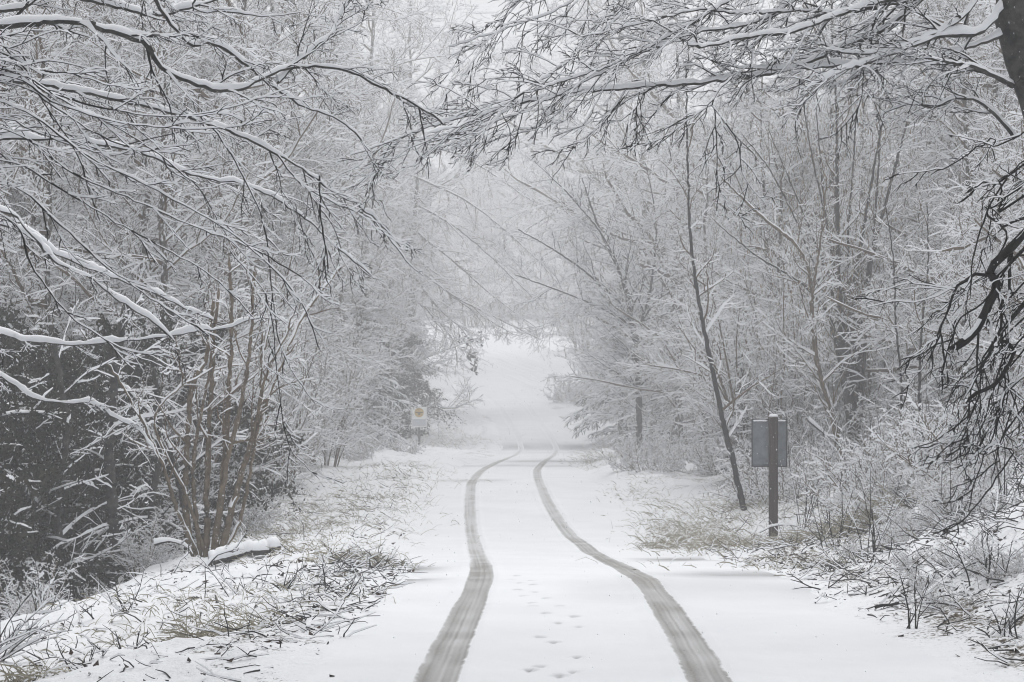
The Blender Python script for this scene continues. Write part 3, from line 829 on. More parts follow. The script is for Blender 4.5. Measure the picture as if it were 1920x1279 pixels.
for pts in ([(1160, 520), (1100, 560), (1050, 595), (985, 622)], [(1160, 470), (1080, 510), (1000, 560), (930, 622)], [(1160, 420), (1070, 450), (980, 510), (900, 590)],
            [(1160, 360), (1060, 390), (960, 450), (880, 530)], [(1160, 500), (1090, 570), (1030, 610), (960, 632)]):
    P_, R_, LL = T5.limb(px(pts, 104, 102), .07, .015, 30, .02, 6, 'branch', 'trunk_far', .04)
    ramify(T5, P_, R_, 18, 2.1, (-.2, 0, -.4), 3, 1.1, .2, .1, .014, wig=.16)
T5.done('twig_brown')
# ---- dark trunks standing among the evergreens at the lower left
for (pts, d, r, lab) in (([(208, 1085), (212, 980), (205, 850), (215, 700), (240, 560)], 23.2, .085, 'thick dark trunk among the evergreens left of the hazel clump'),
                         ([(292, 1075), (285, 960), (300, 830), (290, 690)], 24.2, .055, 'second dark trunk among the evergreens, nearest the hazel clump'),
                         ([(120, 1095), (110, 960), (125, 800), (100, 640)], 22.8, .055, 'dark trunk among the evergreens farthest left'),
                         ([(345, 1075), (352, 1000), (335, 900), (300, 800), (230, 720)], 24.6, .045, 'dark slanting trunk right beside the hazel clump')):
    b_ = G(pts[0][0], d)
    t_ = Tree('dark_tree', lab, 'tree', b_)
    w = px(pts, d, d); w[0] = b_ - np.array([0, 0, .2])
    P_, R_, LL = t_.limb(w, r, r * .55, None, .012, 10, 'trunk', 'bark_beech', .03)
    Q_, RQ_, l_ = grow(P_, R_, 9, 1.0, 8, (50, 85), (.2, 1), (0, 0, -.3), .12, .12, .009, .004, .1, .3)
    t_.twigs(Q_, RQ_, 4, .012, .15)
    Q2_, RQ2_, l2_ = grow(Q_, RQ_, 7, .4 * l_, 5, (30, 60), (.15, 1), (0, 0, -.1), .14, .6, .005, .003, .3, .3)
    t_.twigs(Q2_, RQ2_, 4, .012, .2)
    t_.done('bark_grey', 'branches')

# ------------------------------------------------------------------ forest prototypes, copied with their parts
PARK = []
def proto_tree(seed, H, nl, crown0, limbL, spread, trunk_r, n2, n3, n4, snow=.023, thick=1.0):
    rng = np.random.default_rng(seed)
    root = empty('bare_tree')
    k = 16
    z = np.linspace(-0.3, H, k)
    P = np.stack([np.cumsum(rng.normal(0, .05, k)), np.cumsum(rng.normal(0, .05, k)), z], 1)[None]
    R = (trunk_r * (1 - np.linspace(0, 1, k)) ** 0.8 + 0.015)[None]
    mb = MB(); tube(mb, P, R, 8, 0.012, rng=rng)
    mb.build('trunk', ['trunk_far', 'snow'], root)
    mb = MB()
    L1, R1, l1 = grow(P, R, nl, limbL, 10, spread, (crown0, 0.98), (0, 0, .25), .12, .45, .02, .006, 0.0, .55, rng=rng)
    tube(mb, L1, R1, 5, snow * 1.2, rng=rng)
    L2, R2, l2 = grow(L1, R1, n2, .48 * l1, 7, (30, 60), (.12, 1), (0, 0, .0), .14, .5, .007 * thick, .004, .3, .4, rng=rng)
    tube(mb, L2, R2, 4, snow, rng=rng)
    L3, R3, l3 = grow(L2, R2, n3, .46 * l2, 4, (30, 62), (.1, 1), (0, 0, -.1), .16, .6, .0045 * thick, .003, .3, .3, rng=rng)
    tube(mb, L3, R3, 4, snow * .85, gap=.1, rng=rng)
    L4, R4, l4 = grow(L3, R3, n4, .5 * l3, 3, (30, 65), (.1, 1), (0, 0, -.1), .18, .7, .0035 * thick, .0025, .2, .3, rng=rng)
    tube(mb, L4, R4, 4, snow * .7, gap=.15, rng=rng)
    mb.build('crown', ['twig_brown', 'snow'], root, smooth=False, kind='stuff')
    return root
def proto_shrub(seed, H, ns_, n2, n3, snow=.020, lean=.5, n1=11, rs=1.0):
    rng = np.random.default_rng(seed)
    root = empty('bare_shrub')
    a = rng.uniform(0, 2 * PI, ns_); ln = rng.uniform(.1, lean, ns_)
    k = 10
    d = np.stack([np.cos(a) * ln, np.sin(a) * ln, np.ones(ns_)], 1); d /= np.linalg.norm(d, axis=1, keepdims=True)
    P = np.empty((ns_, k, 3)); P[:, 0] = np.stack([np.cos(a) * .25, np.sin(a) * .25, np.full(ns_, -.15)], 1)
    hh = H * rng.uniform(.55, 1.05, ns_)
    for i in range(1, k):
        d = d + rng.normal(0, .07, (ns_, 3)); d /= np.linalg.norm(d, axis=1, keepdims=True)
        P[:, i] = P[:, i - 1] + d * (hh / (k - 1))[:, None]
    R = rs * rng.uniform(.018, .034, (ns_, 1)) * (1 - np.linspace(0, .8, k))[None]
    mb = MB(); tube(mb, P, R, 5, .012, rng=rng)
    mb.build('stems', ['bark_hazel', 'snow'], root, kind='stuff')
    mb = MB()
    L2, R2, l2 = grow(P, R, n1, H * .24, 6, (30, 65), (.08, 1), (0, 0, .15), .15, .5, .005, .003, 0.0, .4, rng=rng)
    tube(mb, L2, R2, 4, snow, rng=rng)
    L3, R3, l3 = grow(L2, R2, n2, .5 * l2, 4, (30, 65), (.1, 1), (0, 0, .05), .17, .7, .0038, .0025, .1, .3, rng=rng)
    tube(mb, L3, R3, 4, snow * .85, gap=.1, rng=rng)
    L4, R4, l4 = grow(L3, R3, n3, .5 * l3, 3, (30, 65), (.1, 1), (0, 0, 0), .18, .8, .003, .0022, .1, .3, rng=rng)
    tube(mb, L4, R4, 4, snow * .7, gap=.15, rng=rng)
    mb.build('twigs', ['twig_brown', 'snow'], root, smooth=False, kind='stuff')
    return root
def proto_spruce(seed, H, nb, droop, snow=.03):
    rng = np.random.default_rng(seed)
    root = empty('spruce_tree')
    k = 12
    P = np.stack([np.zeros(k), np.zeros(k), np.linspace(-.3, H, k)], 1)[None]
    R = (.16 * (1 - np.linspace(0, 1, k)) + .012)[None]
    mb = MB(); tube(mb, P, R, 8, 0); mb.build('trunk', ['trunk_far'], root)
    mb = MB()
    B, RB, lb_ = grow(P, R, nb, H * .30, 7, (75, 100), (.06, .99), (0, 0, -droop), .06, .22, .012, .006, 0.0, .85, rng=rng)
    tube(mb, B, RB + .012, 4, snow, rng=rng)
    B2, RB2, l2 = grow(B, RB, 13, .36 * lb_, 5, (40, 65), (.1, 1), (0, 0, -droop * 1.2), .08, .6, .012, .007, .85, .5, rng=rng)
    tube(mb, B2, RB2 + .008, 4, snow * .8, gap=.15, rng=rng)
    B3, RB3, l3 = grow(B2, RB2, 6, .4 * l2 + .03, 3, (35, 60), (.1, 1), (0, 0, -droop * 1.2), .1, .8, .012, .008, .7, .3, rng=rng)
    tube(mb, B3, RB3 + .003, 4, snow * .5, gap=.35, rng=rng)
    mb.build('crown', ['needles', 'snow'], root, smooth=False, kind='stuff')
    return root
def proto_yew(seed, H, rad, nleaf, snowf=.06):
    rng = np.random.default_rng(seed)
    root = empty('evergreen_bush')
    k = 8
    P = np.stack([np.cumsum(rng.normal(0, .05, k)), np.cumsum(rng.normal(0, .05, k)), np.linspace(-.2, H * .9, k)], 1)[None]
    R = (.11 * (1 - np.linspace(0, .85, k)))[None]
    mb = MB(); tube(mb, P, R, 8, 0); mb.build('trunk', ['bark_grey'], root)
    B, RB, l1 = grow(P, R, 34, rad, 7, (50, 95), (.08, 1), (0, 0, -.25), .14, .35, .012, .004, 0.0, .35, rng=rng)
    mb = MB(); tube(mb, B, RB, 4, .014, rng=rng)
    B2, RB2, l2 = grow(B, RB, 14, .38 * l1, 4, (35, 65), (.15, 1), (0, 0, -.2), .15, .5, .006, .004, .3, .3, rng=rng)
    tube(mb, B2, RB2, 4, .012, gap=.7, rng=rng)
    mb.build('branches', ['bark_grey', 'snow'], root, kind='stuff')
    A = np.concatenate([B2.reshape(-1, 3), B[:, 2:].reshape(-1, 3)])
    c = A[rng.integers(0, len(A), nleaf)] + rng.normal(0, .045, (nleaf, 3))
    d1 = rng.normal(0, 1, (nleaf, 3)); d1[:, 2] -= .6; d1 /= np.linalg.norm(d1, axis=1, keepdims=True)
    d2 = np.cross(d1, rng.normal(0, 1, (nleaf, 3))); d2 /= np.linalg.norm(d2, axis=1, keepdims=True)
    ln = rng.uniform(.016, .05, (nleaf, 1)); wd = ln * rng.uniform(.3, .5, (nleaf, 1))
    V = np.stack([c - d1 * ln, c + d2 * wd, c + d1 * ln, c - d2 * wd + np.array([0, 0, -.012])], 1)
    f = np.arange(nleaf * 4).reshape(-1, 4)
    nz = vnoise(c[:, 0] * 5 + 50, c[:, 2] * 5 + c[:, 1] * 3 + 50, 77)
    mi = (rng.random(nleaf) < np.where(nz > .24, .26, .008)).astype(int)
    mb = MB(); mb.add(V.reshape(-1, 3), f, mi)
    mb.build('foliage', ['yew_leaf', 'snow'], root, smooth=False, kind='stuff')
    return root
PT = [proto_tree(11, 11, 26, .12, 3.6, (45, 85), .10, 11, 8, 4), proto_tree(12, 9, 22, .10, 3.2, (50, 90), .075, 11, 8, 4), proto_tree(13, 13, 22, .2, 4.4, (40, 80), .13, 9, 8, 3, .025, 1.2)]
PS = [proto_shrub(21, 4.6, 12, 6, 4), proto_shrub(22, 3.4, 14, 5, 4, lean=.8), proto_shrub(23, 1.3, 26, 4, 3, .015, 1.7, 9, .28)]
PC = [proto_spruce(31, 9, 60, .5), proto_spruce(32, 2.6, 34, .45, .045)]
PY = [proto_yew(41, 3.3, 1.35, 22000), proto_yew(42, 2.3, 1.2, 16000)]
USED = set()
def place(proto, name, label, cat, X, d, s=1.0, rz=None, group=None, dz=-0.05, sz=None):
    o = proto if proto.name not in USED else copy_tree(proto)
    USED.add(proto.name)
    if o is proto: o.name = name
    else: o.name = name
    USED.add(o.name) if o is proto else None
    z = float(gz(X, d)) + dz
    o.location = (X, d, z)
    o.rotation_euler = (0, 0, random.uniform(0, 2 * PI) if rz is None else rz)
    o.scale = (s, s, sz or s)
    tag(o, label, cat, group)
    return o
FIRST = {}
def put(proto, *a, **k):
    if id(proto) in FIRST:
        o = copy_tree(proto)
    else:
        FIRST[id(proto)] = 1
        o = proto
    name, label, cat, X, d = a[:5]
    o.name = name
    s = k.get('s', 1.0)
    o.location = (X, d, float(gz(X, d)) + k.get('dz', -0.05))
    o.rotation_euler = (0, 0, k.get('rz', random.uniform(0, 2 * PI)))
    o.scale = (s, s, k.get('sz', s))
    tag(o, label, cat, k.get('group'))
    return o
FORM = {}
def landmark(X, d):
    x = 960 + X * F / d
    if x < 0: return 'at the left edge'
    if x < 250: return 'over the dark evergreens'
    if x < 480: return 'behind the brown hazel clump'
    if x < 640: return 'right of the brown hazel clump'
    if x < 830: return 'near the white sign'
    if x < 960: return 'left of the road opening'
    if x < 1120: return 'right of the road opening'
    if x < 1290: return 'left of the leaning tree'
    if x < 1410: return 'beside the leaning tree'
    if x < 1530: return 'behind the metal-backed sign'
    if x < 1680: return 'behind the catkin hazel'
    if x < 1800: return 'right of the catkin hazel'
    if x < 1920: return 'behind the hanging boughs'
    return 'at the right edge'
def scatter(n, protos, drange, xfun, name, label, cat, group, smin=.8, smax=1.2, seed=1, mind=1.2):
    """label: how this lot looks; its form and the landmark next to it complete the label"""
    r = random.Random(seed)
    done = []
    tries = 0
    while len(done) < n and tries < n * 60:
        tries += 1
        d = r.uniform(*drange)
        x0, x1 = xfun(d)
        X = r.uniform(x0, x1)
        if any((X - a) ** 2 + (d - b) ** 2 < mind ** 2 for a, b in done):
            continue
        if not -160 < 960 + X * F / d < 2080:
            continue
        done.append((X, d))
        p, s = r.choice(protos), r.uniform(smin, smax)
        form = FORM[id(p)][0 if s < (smin + smax) / 2 else 1]
        put(p, name, form + ' ' + label + ' ' + landmark(X, d), cat, X, d, s=s, rz=r.uniform(0, 6.28), group=group)
for p_, f_ in zip(PT, (('slender', 'tall slender'), ('short', 'bushy'), ('spreading', 'big spreading'))): FORM[id(p_)] = f_
for p_, f_ in zip(PS, (('upright', 'tall upright'), ('low', 'wide'), ('small', 'large'))): FORM[id(p_)] = f_
FORM[id(PC[0])] = ('slim', 'tall')
# left forest
scatter(20, PT, (29, 46), lambda d: (-0.28 * d - 1, -5.0), 'bare_tree', 'snowy bare tree of the near left wood', 'tree', 'bare trees of the left wood', .75, 1.05, 1, 1.4)
scatter(20, PT, (46, 76), lambda d: (-0.27 * d, -5.0), 'bare_tree', 'hazy bare tree deeper in the left wood', 'tree', 'hazy bare trees of the left wood', .85, 1.25, 2, 1.6)
scatter(14, PS[:2], (27, 44), lambda d: (-0.26 * d, -4.8), 'bare_shrub', 'twiggy shrub edging the left wood', 'shrub', 'shrubs edging the left wood', .8, 1.15, 3, 1.2)
scatter(12, PS[:2], (44, 76), lambda d: (-8.5, -4.7), 'bare_shrub', 'hazy shrub behind the left verge', 'shrub', 'shrubs at the back of the left verge', .8, 1.15, 4, 1.2)
# right wood
scatter(18, PT, (46, 66), lambda d: (5.2, 0.27 * d), 'bare_tree', 'snowy bare tree of the right wood', 'tree', 'bare trees of the right wood', .75, 1.1, 5, 1.6)
scatter(11, PT[:2], (27, 44), lambda d: (0.215 * d, 0.29 * d), 'bare_tree', 'bare tree on the near right bank', 'tree', 'bare trees of the right bank', .7, 1.0, 6, 1.5)
scatter(24, PS[:2], (40.5, 60), lambda d: (0.11 * d + 0.6, 0.26 * d), 'bare_shrub', 'twiggy shrub up the right bank', 'shrub', 'shrubs of the right bank', .8, 1.4, 7, 1.0)
scatter(8, PS[:2], (58, 84), lambda d: (4.8, 9), 'bare_shrub', 'hazy shrub before the far bend', 'shrub', 'shrubs before the bend', .6, .95, 8, 1.2)
# tunnel beyond the dip
scatter(15, PT, (78, 122), lambda d: (-14, -5.2), 'bare_tree', 'faint tree in haze beyond the dip', 'tree', 'hazed trees left of the far road', 1.0, 1.4, 9, 1.8)
scatter(16, PT, (66, 130), lambda d: (6.0, 16), 'bare_tree', 'faint tree in haze across the dip', 'tree', 'hazed trees right of the far road', 1.0, 1.4, 10, 1.8)
scatter(9, PS[:2], (90, 125), lambda d: (4.6 - max(0, d - 95) * .03, 9), 'bare_shrub', 'faint brown shrub beside the climbing road', 'shrub', 'hazed shrubs right of the far road', .7, 1.1, 11, 1.2)
scatter(8, PS[:2], (78, 98), lambda d: (-9, -6.6), 'bare_shrub', 'faint shrub under the far trees', 'shrub', 'hazed shrubs left of the far road', .7, 1.1, 12, 1.2)
scatter(22, [PS[0], PS[1]], (186, 216), lambda d: (-17, 19), 'bare_shrub', 'pale hazed thicket topping the white slope', 'shrub', 'thickets on the far slope', 2.2, 3.6, 13, 2.0)
scatter(18, PT, (190, 232), lambda d: (-22, 25), 'bare_tree', 'pale hazed tree topping the white slope', 'tree', 'trees on the far slope', 1.6, 2.4, 18, 3)
# tall trees whose crowns close the arch high over the road
for X, d, sc_, lab in ((-6.6, 58, 1.45, 'great spreading tree arching from the left wood, nearest of the tall ones'),
                       (-6.2, 72, 1.6, 'great spreading hazy tree arching over the road just before the white sign'),
                       (-6.3, 97, 1.8, 'great faint tree arching over the road opening from the left'),
                       (6.4, 90, 1.6, 'great faint tree arching over the far bend from the right'),
                       (6.2, 112, 1.8, 'great pale tree arching over the climbing road from the right'),
                       (-7.0, 125, 2.0, 'great pale tree left of the climbing road, farthest of the arching ones'),
                       (-8.6, 134, 2.2, 'palest great tree, farthest left above the white slope'), (7.6, 130, 2.2, 'palest great tree, farthest right above the white slope'),
                       (5.8, 70, 1.3, 'great hazy tree behind the white-limbed tree, arching left')):
    put(PT[2], 'bare_tree', lab, 'tree', X, d, s=sc_, group='tall trees arching over the road')
# unseen trees added beside and behind the viewpoint to shade the near road
for X, d, sc_, k in ((-8.2, 8, 1.0, 0), (8.3, 9, 1.0, 1), (-5.5, 1.5, 1.05, 2), (5.6, 2.5, 1.05, 0), (-4.8, -5, 1.1, 1), (5.2, -5, 1.1, 2), (-6, -12, 1.2, 2), (6.2, -13, 1.2, 0), (-9.5, 13.5, .95, 1), (9.6, 14.5, .95, 2)):
    put(PT[k], 'bare_tree', 'bare roadside tree standing beside the viewpoint, outside the picture', 'tree', X, d, s=sc_, group='unseen trees added for shade')
for d in (-12, -8, -4, 0, 3):
    for sd in (-1, 1):
        put(PC[0], 'spruce_tree', 'tall spruce standing beside the viewpoint, outside the picture', 'tree', sd * (7.2 if d > 6 else 6.4), d, s=1.32, sz=2.2, group='unseen spruces added for shade')
for X in (-3, 0.4, 3.6):
    put(PC[0], 'spruce_tree', 'tall spruce standing beside the viewpoint, outside the picture', 'tree', X, -16, s=1.5, sz=2.2, group='unseen spruces added for shade')
for xp, d, k, sc_, lab in ((885, 172, 1, 2.4, 'pale thicket on the left of the white slope, high up'), (1062, 158, 0, 1.9, 'pale haze-grey thicket bounding the white slope on its right'),
                         (1030, 180, 1, 2.6, 'second pale thicket on the right of the white slope, higher up'), (1095, 138, 1, 2.2, 'pale thicket at the right foot of the white slope')):
    put(PS[k], 'bare_shrub', lab, 'shrub', (xp - 960) / F * d, d, s=sc_)
# conifers
for X, d, s, lab in ((4.7, 86, .9, 'hazy spruce with drooping boughs at the right of the far bend'),
                     (6.2, 74, .8, 'second hazy spruce half hidden behind the white-limbed tree'),
                     (-5.6, 74, .75, 'hazy dark spruce at the left close to the white sign'),
                     (-6.9, 88, 1.1, 'tall faint spruce beyond the white sign on the left')):
    put(PC[0], 'spruce_tree', lab, 'tree', X, d, s=s)
put(PC[1], 'spruce_sapling', 'small snow-smothered spruce just above left of the metal-backed sign', 'tree', *G(1392, 41)[:2], s=1.0)
put(PC[1], 'spruce_sapling', 'small snowy spruce among the brush right of the catkin hazel', 'tree', *G(1660, 41)[:2], s=.95)
for xp, d, sc_, lab in ((40, 40, 1.0, 'dark spruce standing back behind the evergreens at the left picture edge'), (150, 46, 1.1, 'dark spruce deep in the left wood, second from the left edge'), (-60, 36, 1.1, 'dark spruce half cut by the left picture edge'),
                         (1930, 47, 1.0, 'dark spruce deep in the right wood at the picture edge')):
    put(PC[0], 'spruce_tree', lab, 'tree', (xp - 960) / F * d, d, s=sc_)
# dark evergreens at the lower left
for (xp, d, k, s, lab) in ((20, 23.5, 0, .95, 'dark evergreen bush at the very left edge of the verge'), (120, 25.0, 0, 1.0, 'dark evergreen bush beside the one at the left edge, behind the low snowy bough'),
                           (225, 27.5, 0, 1.05, 'dark evergreen bush directly left of the brown hazel clump'), (330, 29.5, 0, 1.0, 'dark evergreen bush right behind the brown hazel clump'),
                           (60, 28, 0, 1.15, 'tall dark evergreen standing back behind the left-edge bush'), (-60, 22, 1, 1.2, 'low dark evergreen cut by the left picture edge'),
                           (170, 24.5, 1, .8, 'low evergreen with snow specks in front of the taller evergreens'), (430, 33, 1, 1.0, 'small dark evergreen in the shade behind the hazel stems'),
                           (735, 87, 0, 1.25, 'hazed dark evergreen directly behind the white notice sign'), (757, 91, 0, 1.3, 'hazed dark evergreen right of the white notice sign at the road opening'),
                           (700, 84, 0, 1.2, 'hazed dark evergreen left of the white notice sign')):
    put(PY[k], 'evergreen_bush', lab, 'bush', (xp - 960) / F * d, d, s=s)

for xp, d, sc_, lab in ((60, 20.5, .3, 'low bare snowy shrub before the evergreens near the left picture edge'), (265, 23.0, .26, 'tiny bare snowy shrub before the evergreens beside the hazel clump')):
    put(PS[1], 'bare_shrub', lab, 'shrub', (xp - 960) / F * d, d, s=sc_)
# ------------------------------------------------------------------ signs
def sign_back():
    d = min(np.arange(25, 33, .05), key=lambda q: abs(639.5 + (CAM_Z - G(1450, q)[2]) * F / q - 1009))
    b = G(1450, d)
    k = F / d
    t = thing('road_sign', 'grey metal-backed sign on a brown wooden post on the right verge', 'sign', tuple(b), 0)
    top = CAM_Z - (782 - 639.5) / k - b[2]
    mb = MB(); mb.box((0, 0, (top - .3) / 2), (.066, .05, (top + .3) / 2), 0, .008); mb.build('post', ['wood'], t, smooth=False)
    z0 = CAM_Z - (876 - 639.5) / k - b[2]; z1 = CAM_Z - (786 - 639.5) / k - b[2]
    xo = (1443.5 - 1450) / k
    hw = 33.5 / k
    mb = MB(); mb.box((xo, .075, (z0 + z1) / 2), (hw, .006, (z1 - z0) / 2), 0, .004); p = mb.build('panel', ['zinc'], t, smooth=False)
    mb = MB()
    w = .008
    mb.box((xo, .062, z1 - w), (hw + .002, .012, w), 0); mb.box((xo, .062, z0 + w), (hw + .002, .012, w), 0)
    zc, zh = (z0 + z1) / 2, (z1 - z0) / 2 - 2 * w - .001
    mb.box((xo - hw + w, .062, zc), (w, .0115, zh), 0); mb.box((xo + hw - w, .062, zc), (w, .0115, zh), 0)
    mb.build('rim', ['zinc_rim'], p, smooth=False)
    for zz in (z1 - .045, z0 + .06):
        mb = MB(); mb.box((xo, .059, zz), (hw - .03, .008, .014), 0, .003); mb.build('rail', ['zinc'], t, smooth=False)
    # snow: cap on the post, ledges on the top rail
    def lump(c, h, nm, n=9):
        mb = MB()
        x = np.linspace(-1, 1, n)
        P = np.stack([c[0] + x * h[0], np.full(n, c[1]), c[2] + h[2] * .3 * (1 - x ** 2) + RNG.normal(0, h[2] * .08, n)], 1)[None]
        R = (h[2] * np.sqrt(np.clip(1 - x ** 6, 0.02, 1)) * RNG.uniform(.85, 1.1, n))[None]
        tube(mb, P, R, 10, 0, bark=0); mb.build(nm, ['snow'], t)
    lump((0, 0, top + .008), (.072, .05, .028), 'snow_cap')
    lump((xo - hw * .52, .045, z1 - .028), (hw * .42, .02, .014), 'snow_ledge')
    lump((xo + hw * .58, .045, z1 - .028), (hw * .34, .02, .014), 'snow_ledge')
    for zz in (z1 - .045, z0 + .06):
        for sx in (-.03, .03):
            mb = MB(); mb.disc((sx, -.051, zz), .008, -1, .006, 8); mb.build('bolt', ['steel'], t, smooth=False)
sign_back()
def sign_far():
    d = 80.0
    b = G(786, d); k = F / d
    t = thing('nature_sign', 'white notice sign with yellow round emblem on a thin post in the haze', 'sign', tuple(b), 0)
    z1 = CAM_Z - (763 - 639.5) / k - b[2]; z0 = CAM_Z - (801 - 639.5) / k - b[2]; hw = 14.2 / k
    mb = MB(); mb.box((0, 0, (z1 - .2) / 2 - .05), (.045, .04, (z1 + .3) / 2), 0, .01); mb.build('post', ['steel'], t, smooth=False)
    mb = MB(); mb.box((0, -.06, (z0 + z1) / 2), (hw, .012, (z1 - z0) / 2), 0, .004); p = mb.build('panel', ['sign_white'], t, smooth=False)
    zs = z0 + (z1 - z0) * .42
    mb = MB(); mb.box((0, -.075, (z0 + zs) / 2 + .01), (hw - .03, .002, (zs - z0) / 2 - .03), 0); mb.build('text_field', ['sign_grey'], p, smooth=False)
    zc = z0 + (z1 - z0) * .72
    mb = MB(); mb.disc((0, -.0735, zc), .185, -1, .003, 28); mb.build('emblem', ['sign_yellow'], p, smooth=False)
    mb = MB(); mb.box((0, -.0785, zc), (.15, .0015, .016), 0); mb.box((0, -.0785, zc - .06), (.03, .0015, .04), 0); mb.build('emblem_mark', ['sign_dark'], p, smooth=False)
    mb = MB(); x = np.linspace(-1, 1, 7)
    tube(mb, np.stack([x * .09, x * 0 - .03, z1 + .02 + .03 * (1 - x ** 2)], 1)[None], (.045 * np.sqrt(np.clip(1 - x ** 4, .03, 1)))[None], 8, 0); mb.build('snow_cap', ['snow'], t)
sign_far()

# ------------------------------------------------------------------ fallen log and loose boughs
def log(name, label, p0, p1, r, snow, cat='log'):
    b = (np.array(p0) + np.array(p1)) / 2
    t = thing(name, label, cat, tuple(b))
    K = 44
    q = np.array(p0)[None] * (1 - np.linspace(0, 1, K))[:, None] + np.array(p1)[None] * np.linspace(0, 1, K)[:, None]
    q = q + np.cumsum(RNG.normal(0, r * .07, (K, 3)), 0) - np.linspace(0, 1, K)[:, None] * 0
    R = r * (1 + RNG.normal(0, .07, K)); R[0] *= .55; R[-1] *= .75
    mb = MB(); tube(mb, (q - b)[None], R[None], 12, snow, rmul=.5)
    n = len(np.concatenate(mb.v))
    mb.build('trunk', ['bark_beech', 'snow'], t)
    return t
L0, L1_ = G(392, 22.2, .06), G(512, 22.6, .16)
tlog = log('fallen_log', 'snow-covered fallen log lying on the left verge below the hazel clump', L0, L1_, .062, .015)
def stick(name, label, pts, r, snow=.012, side=4, cat='branch'):
    b = np.array(pts[0])
    t = Tree(name, label, cat, b)
    P_, R_, LL = t.limb(pts, r, .004, None, snow, 6, 'stem', 'bark_grey', .012)
    ramify(t, P_, R_, side, LL * .3, (0, 0, .2), 2, .4, .2, .3, snow * .5)
    t.done()
stick('fallen_branch', 'bare forked bough rising from the left end of the snowy log', px([(378, 1072), (410, 1040), (440, 1030), (460, 1000), (466, 985)], 22, 22), .022, .012, 5)
stick('fallen_branch', 'thin curved stick leaning beside the left end of the snowy log', px([(300, 1092), (325, 1075), (340, 1050), (360, 1030)], 21, 21), .012, .008, 3)
stick('fallen_branch', 'snow-topped dead bough lying under the dark evergreens', px([(290, 1020), (320, 1015), (350, 1025), (362, 1040)], 22.6, 22.6), .03, .03, 2)
stick('fallen_branch', 'short dark stick standing up in the snow left of the road', [G(610, 17.5, -.05), W(607, 1070, 17.5), W(604, 1055, 17.5)], .012, .004, 1)
stick('fallen_branch', 'dark dead branch leaning over the brush right of the metal-backed sign', px([(1690, 1035), (1712, 990), (1715, 960), (1698, 935)], 22, 22), .016, .006, 4)
stick('fallen_branch', 'long dark branch lying across the foot of the right bank', [G(1640, 14.6, .03), G(1720, 14.8, .05), G(1800, 15.2, .08)], .012, .006, 6)
stick('fallen_branch', 'snow-topped bough bending over the grass at the sign post foot', px([(1425, 998), (1455, 985), (1500, 988), (1504, 1008)], 29, 29), .012, .02, 4)
stick('fallen_branch', 'slanting snow-topped bough beneath the crooked sapling', px([(1515, 788), (1545, 812), (1565, 828), (1590, 850)], 35, 35), .03, .03, 3)
stick('fallen_branch', 'small forked twig lying on the road snow at the right edge', [G(1528, 15.6, .03), G(1545, 15.7, .05), G(1550, 15.6, .03)], .006, .002, 4)
# low bramble arching in from the left edge
def weed(name, label, base, n, H, lean, cat='plant', bark='bark_grey', snow=.004, group=None, seed=0, dirv=None, sub=2):
    rng = np.random.default_rng(seed)
    t = Tree(name, label, cat, base, group)
    K = 8
    a = rng.uniform(0, 2 * PI, n)
    d = np.stack([np.cos(a) * lean, np.sin(a) * lean, np.ones(n)], 1)
    if dirv is not None: d = d * .45 + np.array(dirv)
    d /= np.linalg.norm(d, axis=1, keepdims=True)
    P = np.empty((n, K, 3)); P[:, 0] = base + np.stack([rng.normal(0, .06, n), rng.normal(0, .06, n), np.full(n, -.05)], 1)
    hh = H * rng.uniform(.5, 1.1, n)
    for k in range(1, K):
        d = d + rng.normal(0, .09, (n, 3)) + np.array([0, 0, -.03]); d /= np.linalg.norm(d, axis=1, keepdims=True)
        P[:, k] = P[:, k - 1] + d * (hh / (K - 1))[:, None]
    R = rng.uniform(.005, .009, (n, 1)) * (1 - np.linspace(0, .7, K))[None]
    t.twigs(P, R, 4, snow, .3)
    if sub:
        Q, RQ, l = grow(P, R, sub + 2, H * .25, 4, (30, 60), (.2, 1), (0, 0, .1), .12, .6, .0035, .002, .1, .3, rng=rng)
        t.twigs(Q, RQ, 4, snow, .4)
    t.done(bark, 'stems')
weed('bramble', 'bare bramble stems fanning up at the lower left edge', G(-30, 13.6), 12, .75, .5, dirv=(.75, 0, .45), seed=1)
weed('bramble', 'snow-tufted seedling stems before the dark evergreens at far left', G(75, 17.5), 6, .5, .3, snow=.02, seed=2)
for i, (x, d, H, n, lab) in enumerate(((1700, 13.4, .45, 4, 'upright bare weed stems on the right bank nearest the road'), (1850, 14.5, .5, 7, 'bare weed stems low on the right bank near the picture edge'),
                                       (1640, 19.5, .9, 7, 'tall thin shoots rising from the right bank below the leaning dark branch'), (1780, 20, .8, 8, 'thin shoots standing at mid height on the right bank'),
                                       (1880, 19, .9, 8, 'thin shoots standing high at the right edge of the bank'), (1560, 22, .8, 6, 'thin shoots poking through grass right of the sign post'),
                                       (1900, 12.4, .4, 6, 'short dark stems in the lower right corner'))):
    weed('weed', lab, G(x, d), n, H, .35, seed=10 + i)
for i, (x, d, H, n, lab) in enumerate(((1500, 30.5, 1.9, 8, 'thin upright shoots close behind the metal-backed sign on its right'), (1560, 29.5, 1.6, 8, 'thin upright shoots a little right of the metal-backed sign'),
                                       (1630, 28, 1.8, 9, 'thin upright shoots midway between the metal-backed sign and the picture edge'), (1750, 26, 1.8, 9, 'tall thin shoots high on the right bank under the hanging boughs'),
                                       (1830, 24, 1.7, 9, 'tall thin shoots on the right bank nearest the picture edge'), (1420, 34.5, .9, 5, 'thin shoots in the grass between the leaning tree and the metal-backed sign'))):
    weed('sapling_shoots', lab, G(x, d), n, H, .22, cat='bush', bark='bark_grey', snow=.007, seed=60 + i, sub=5)
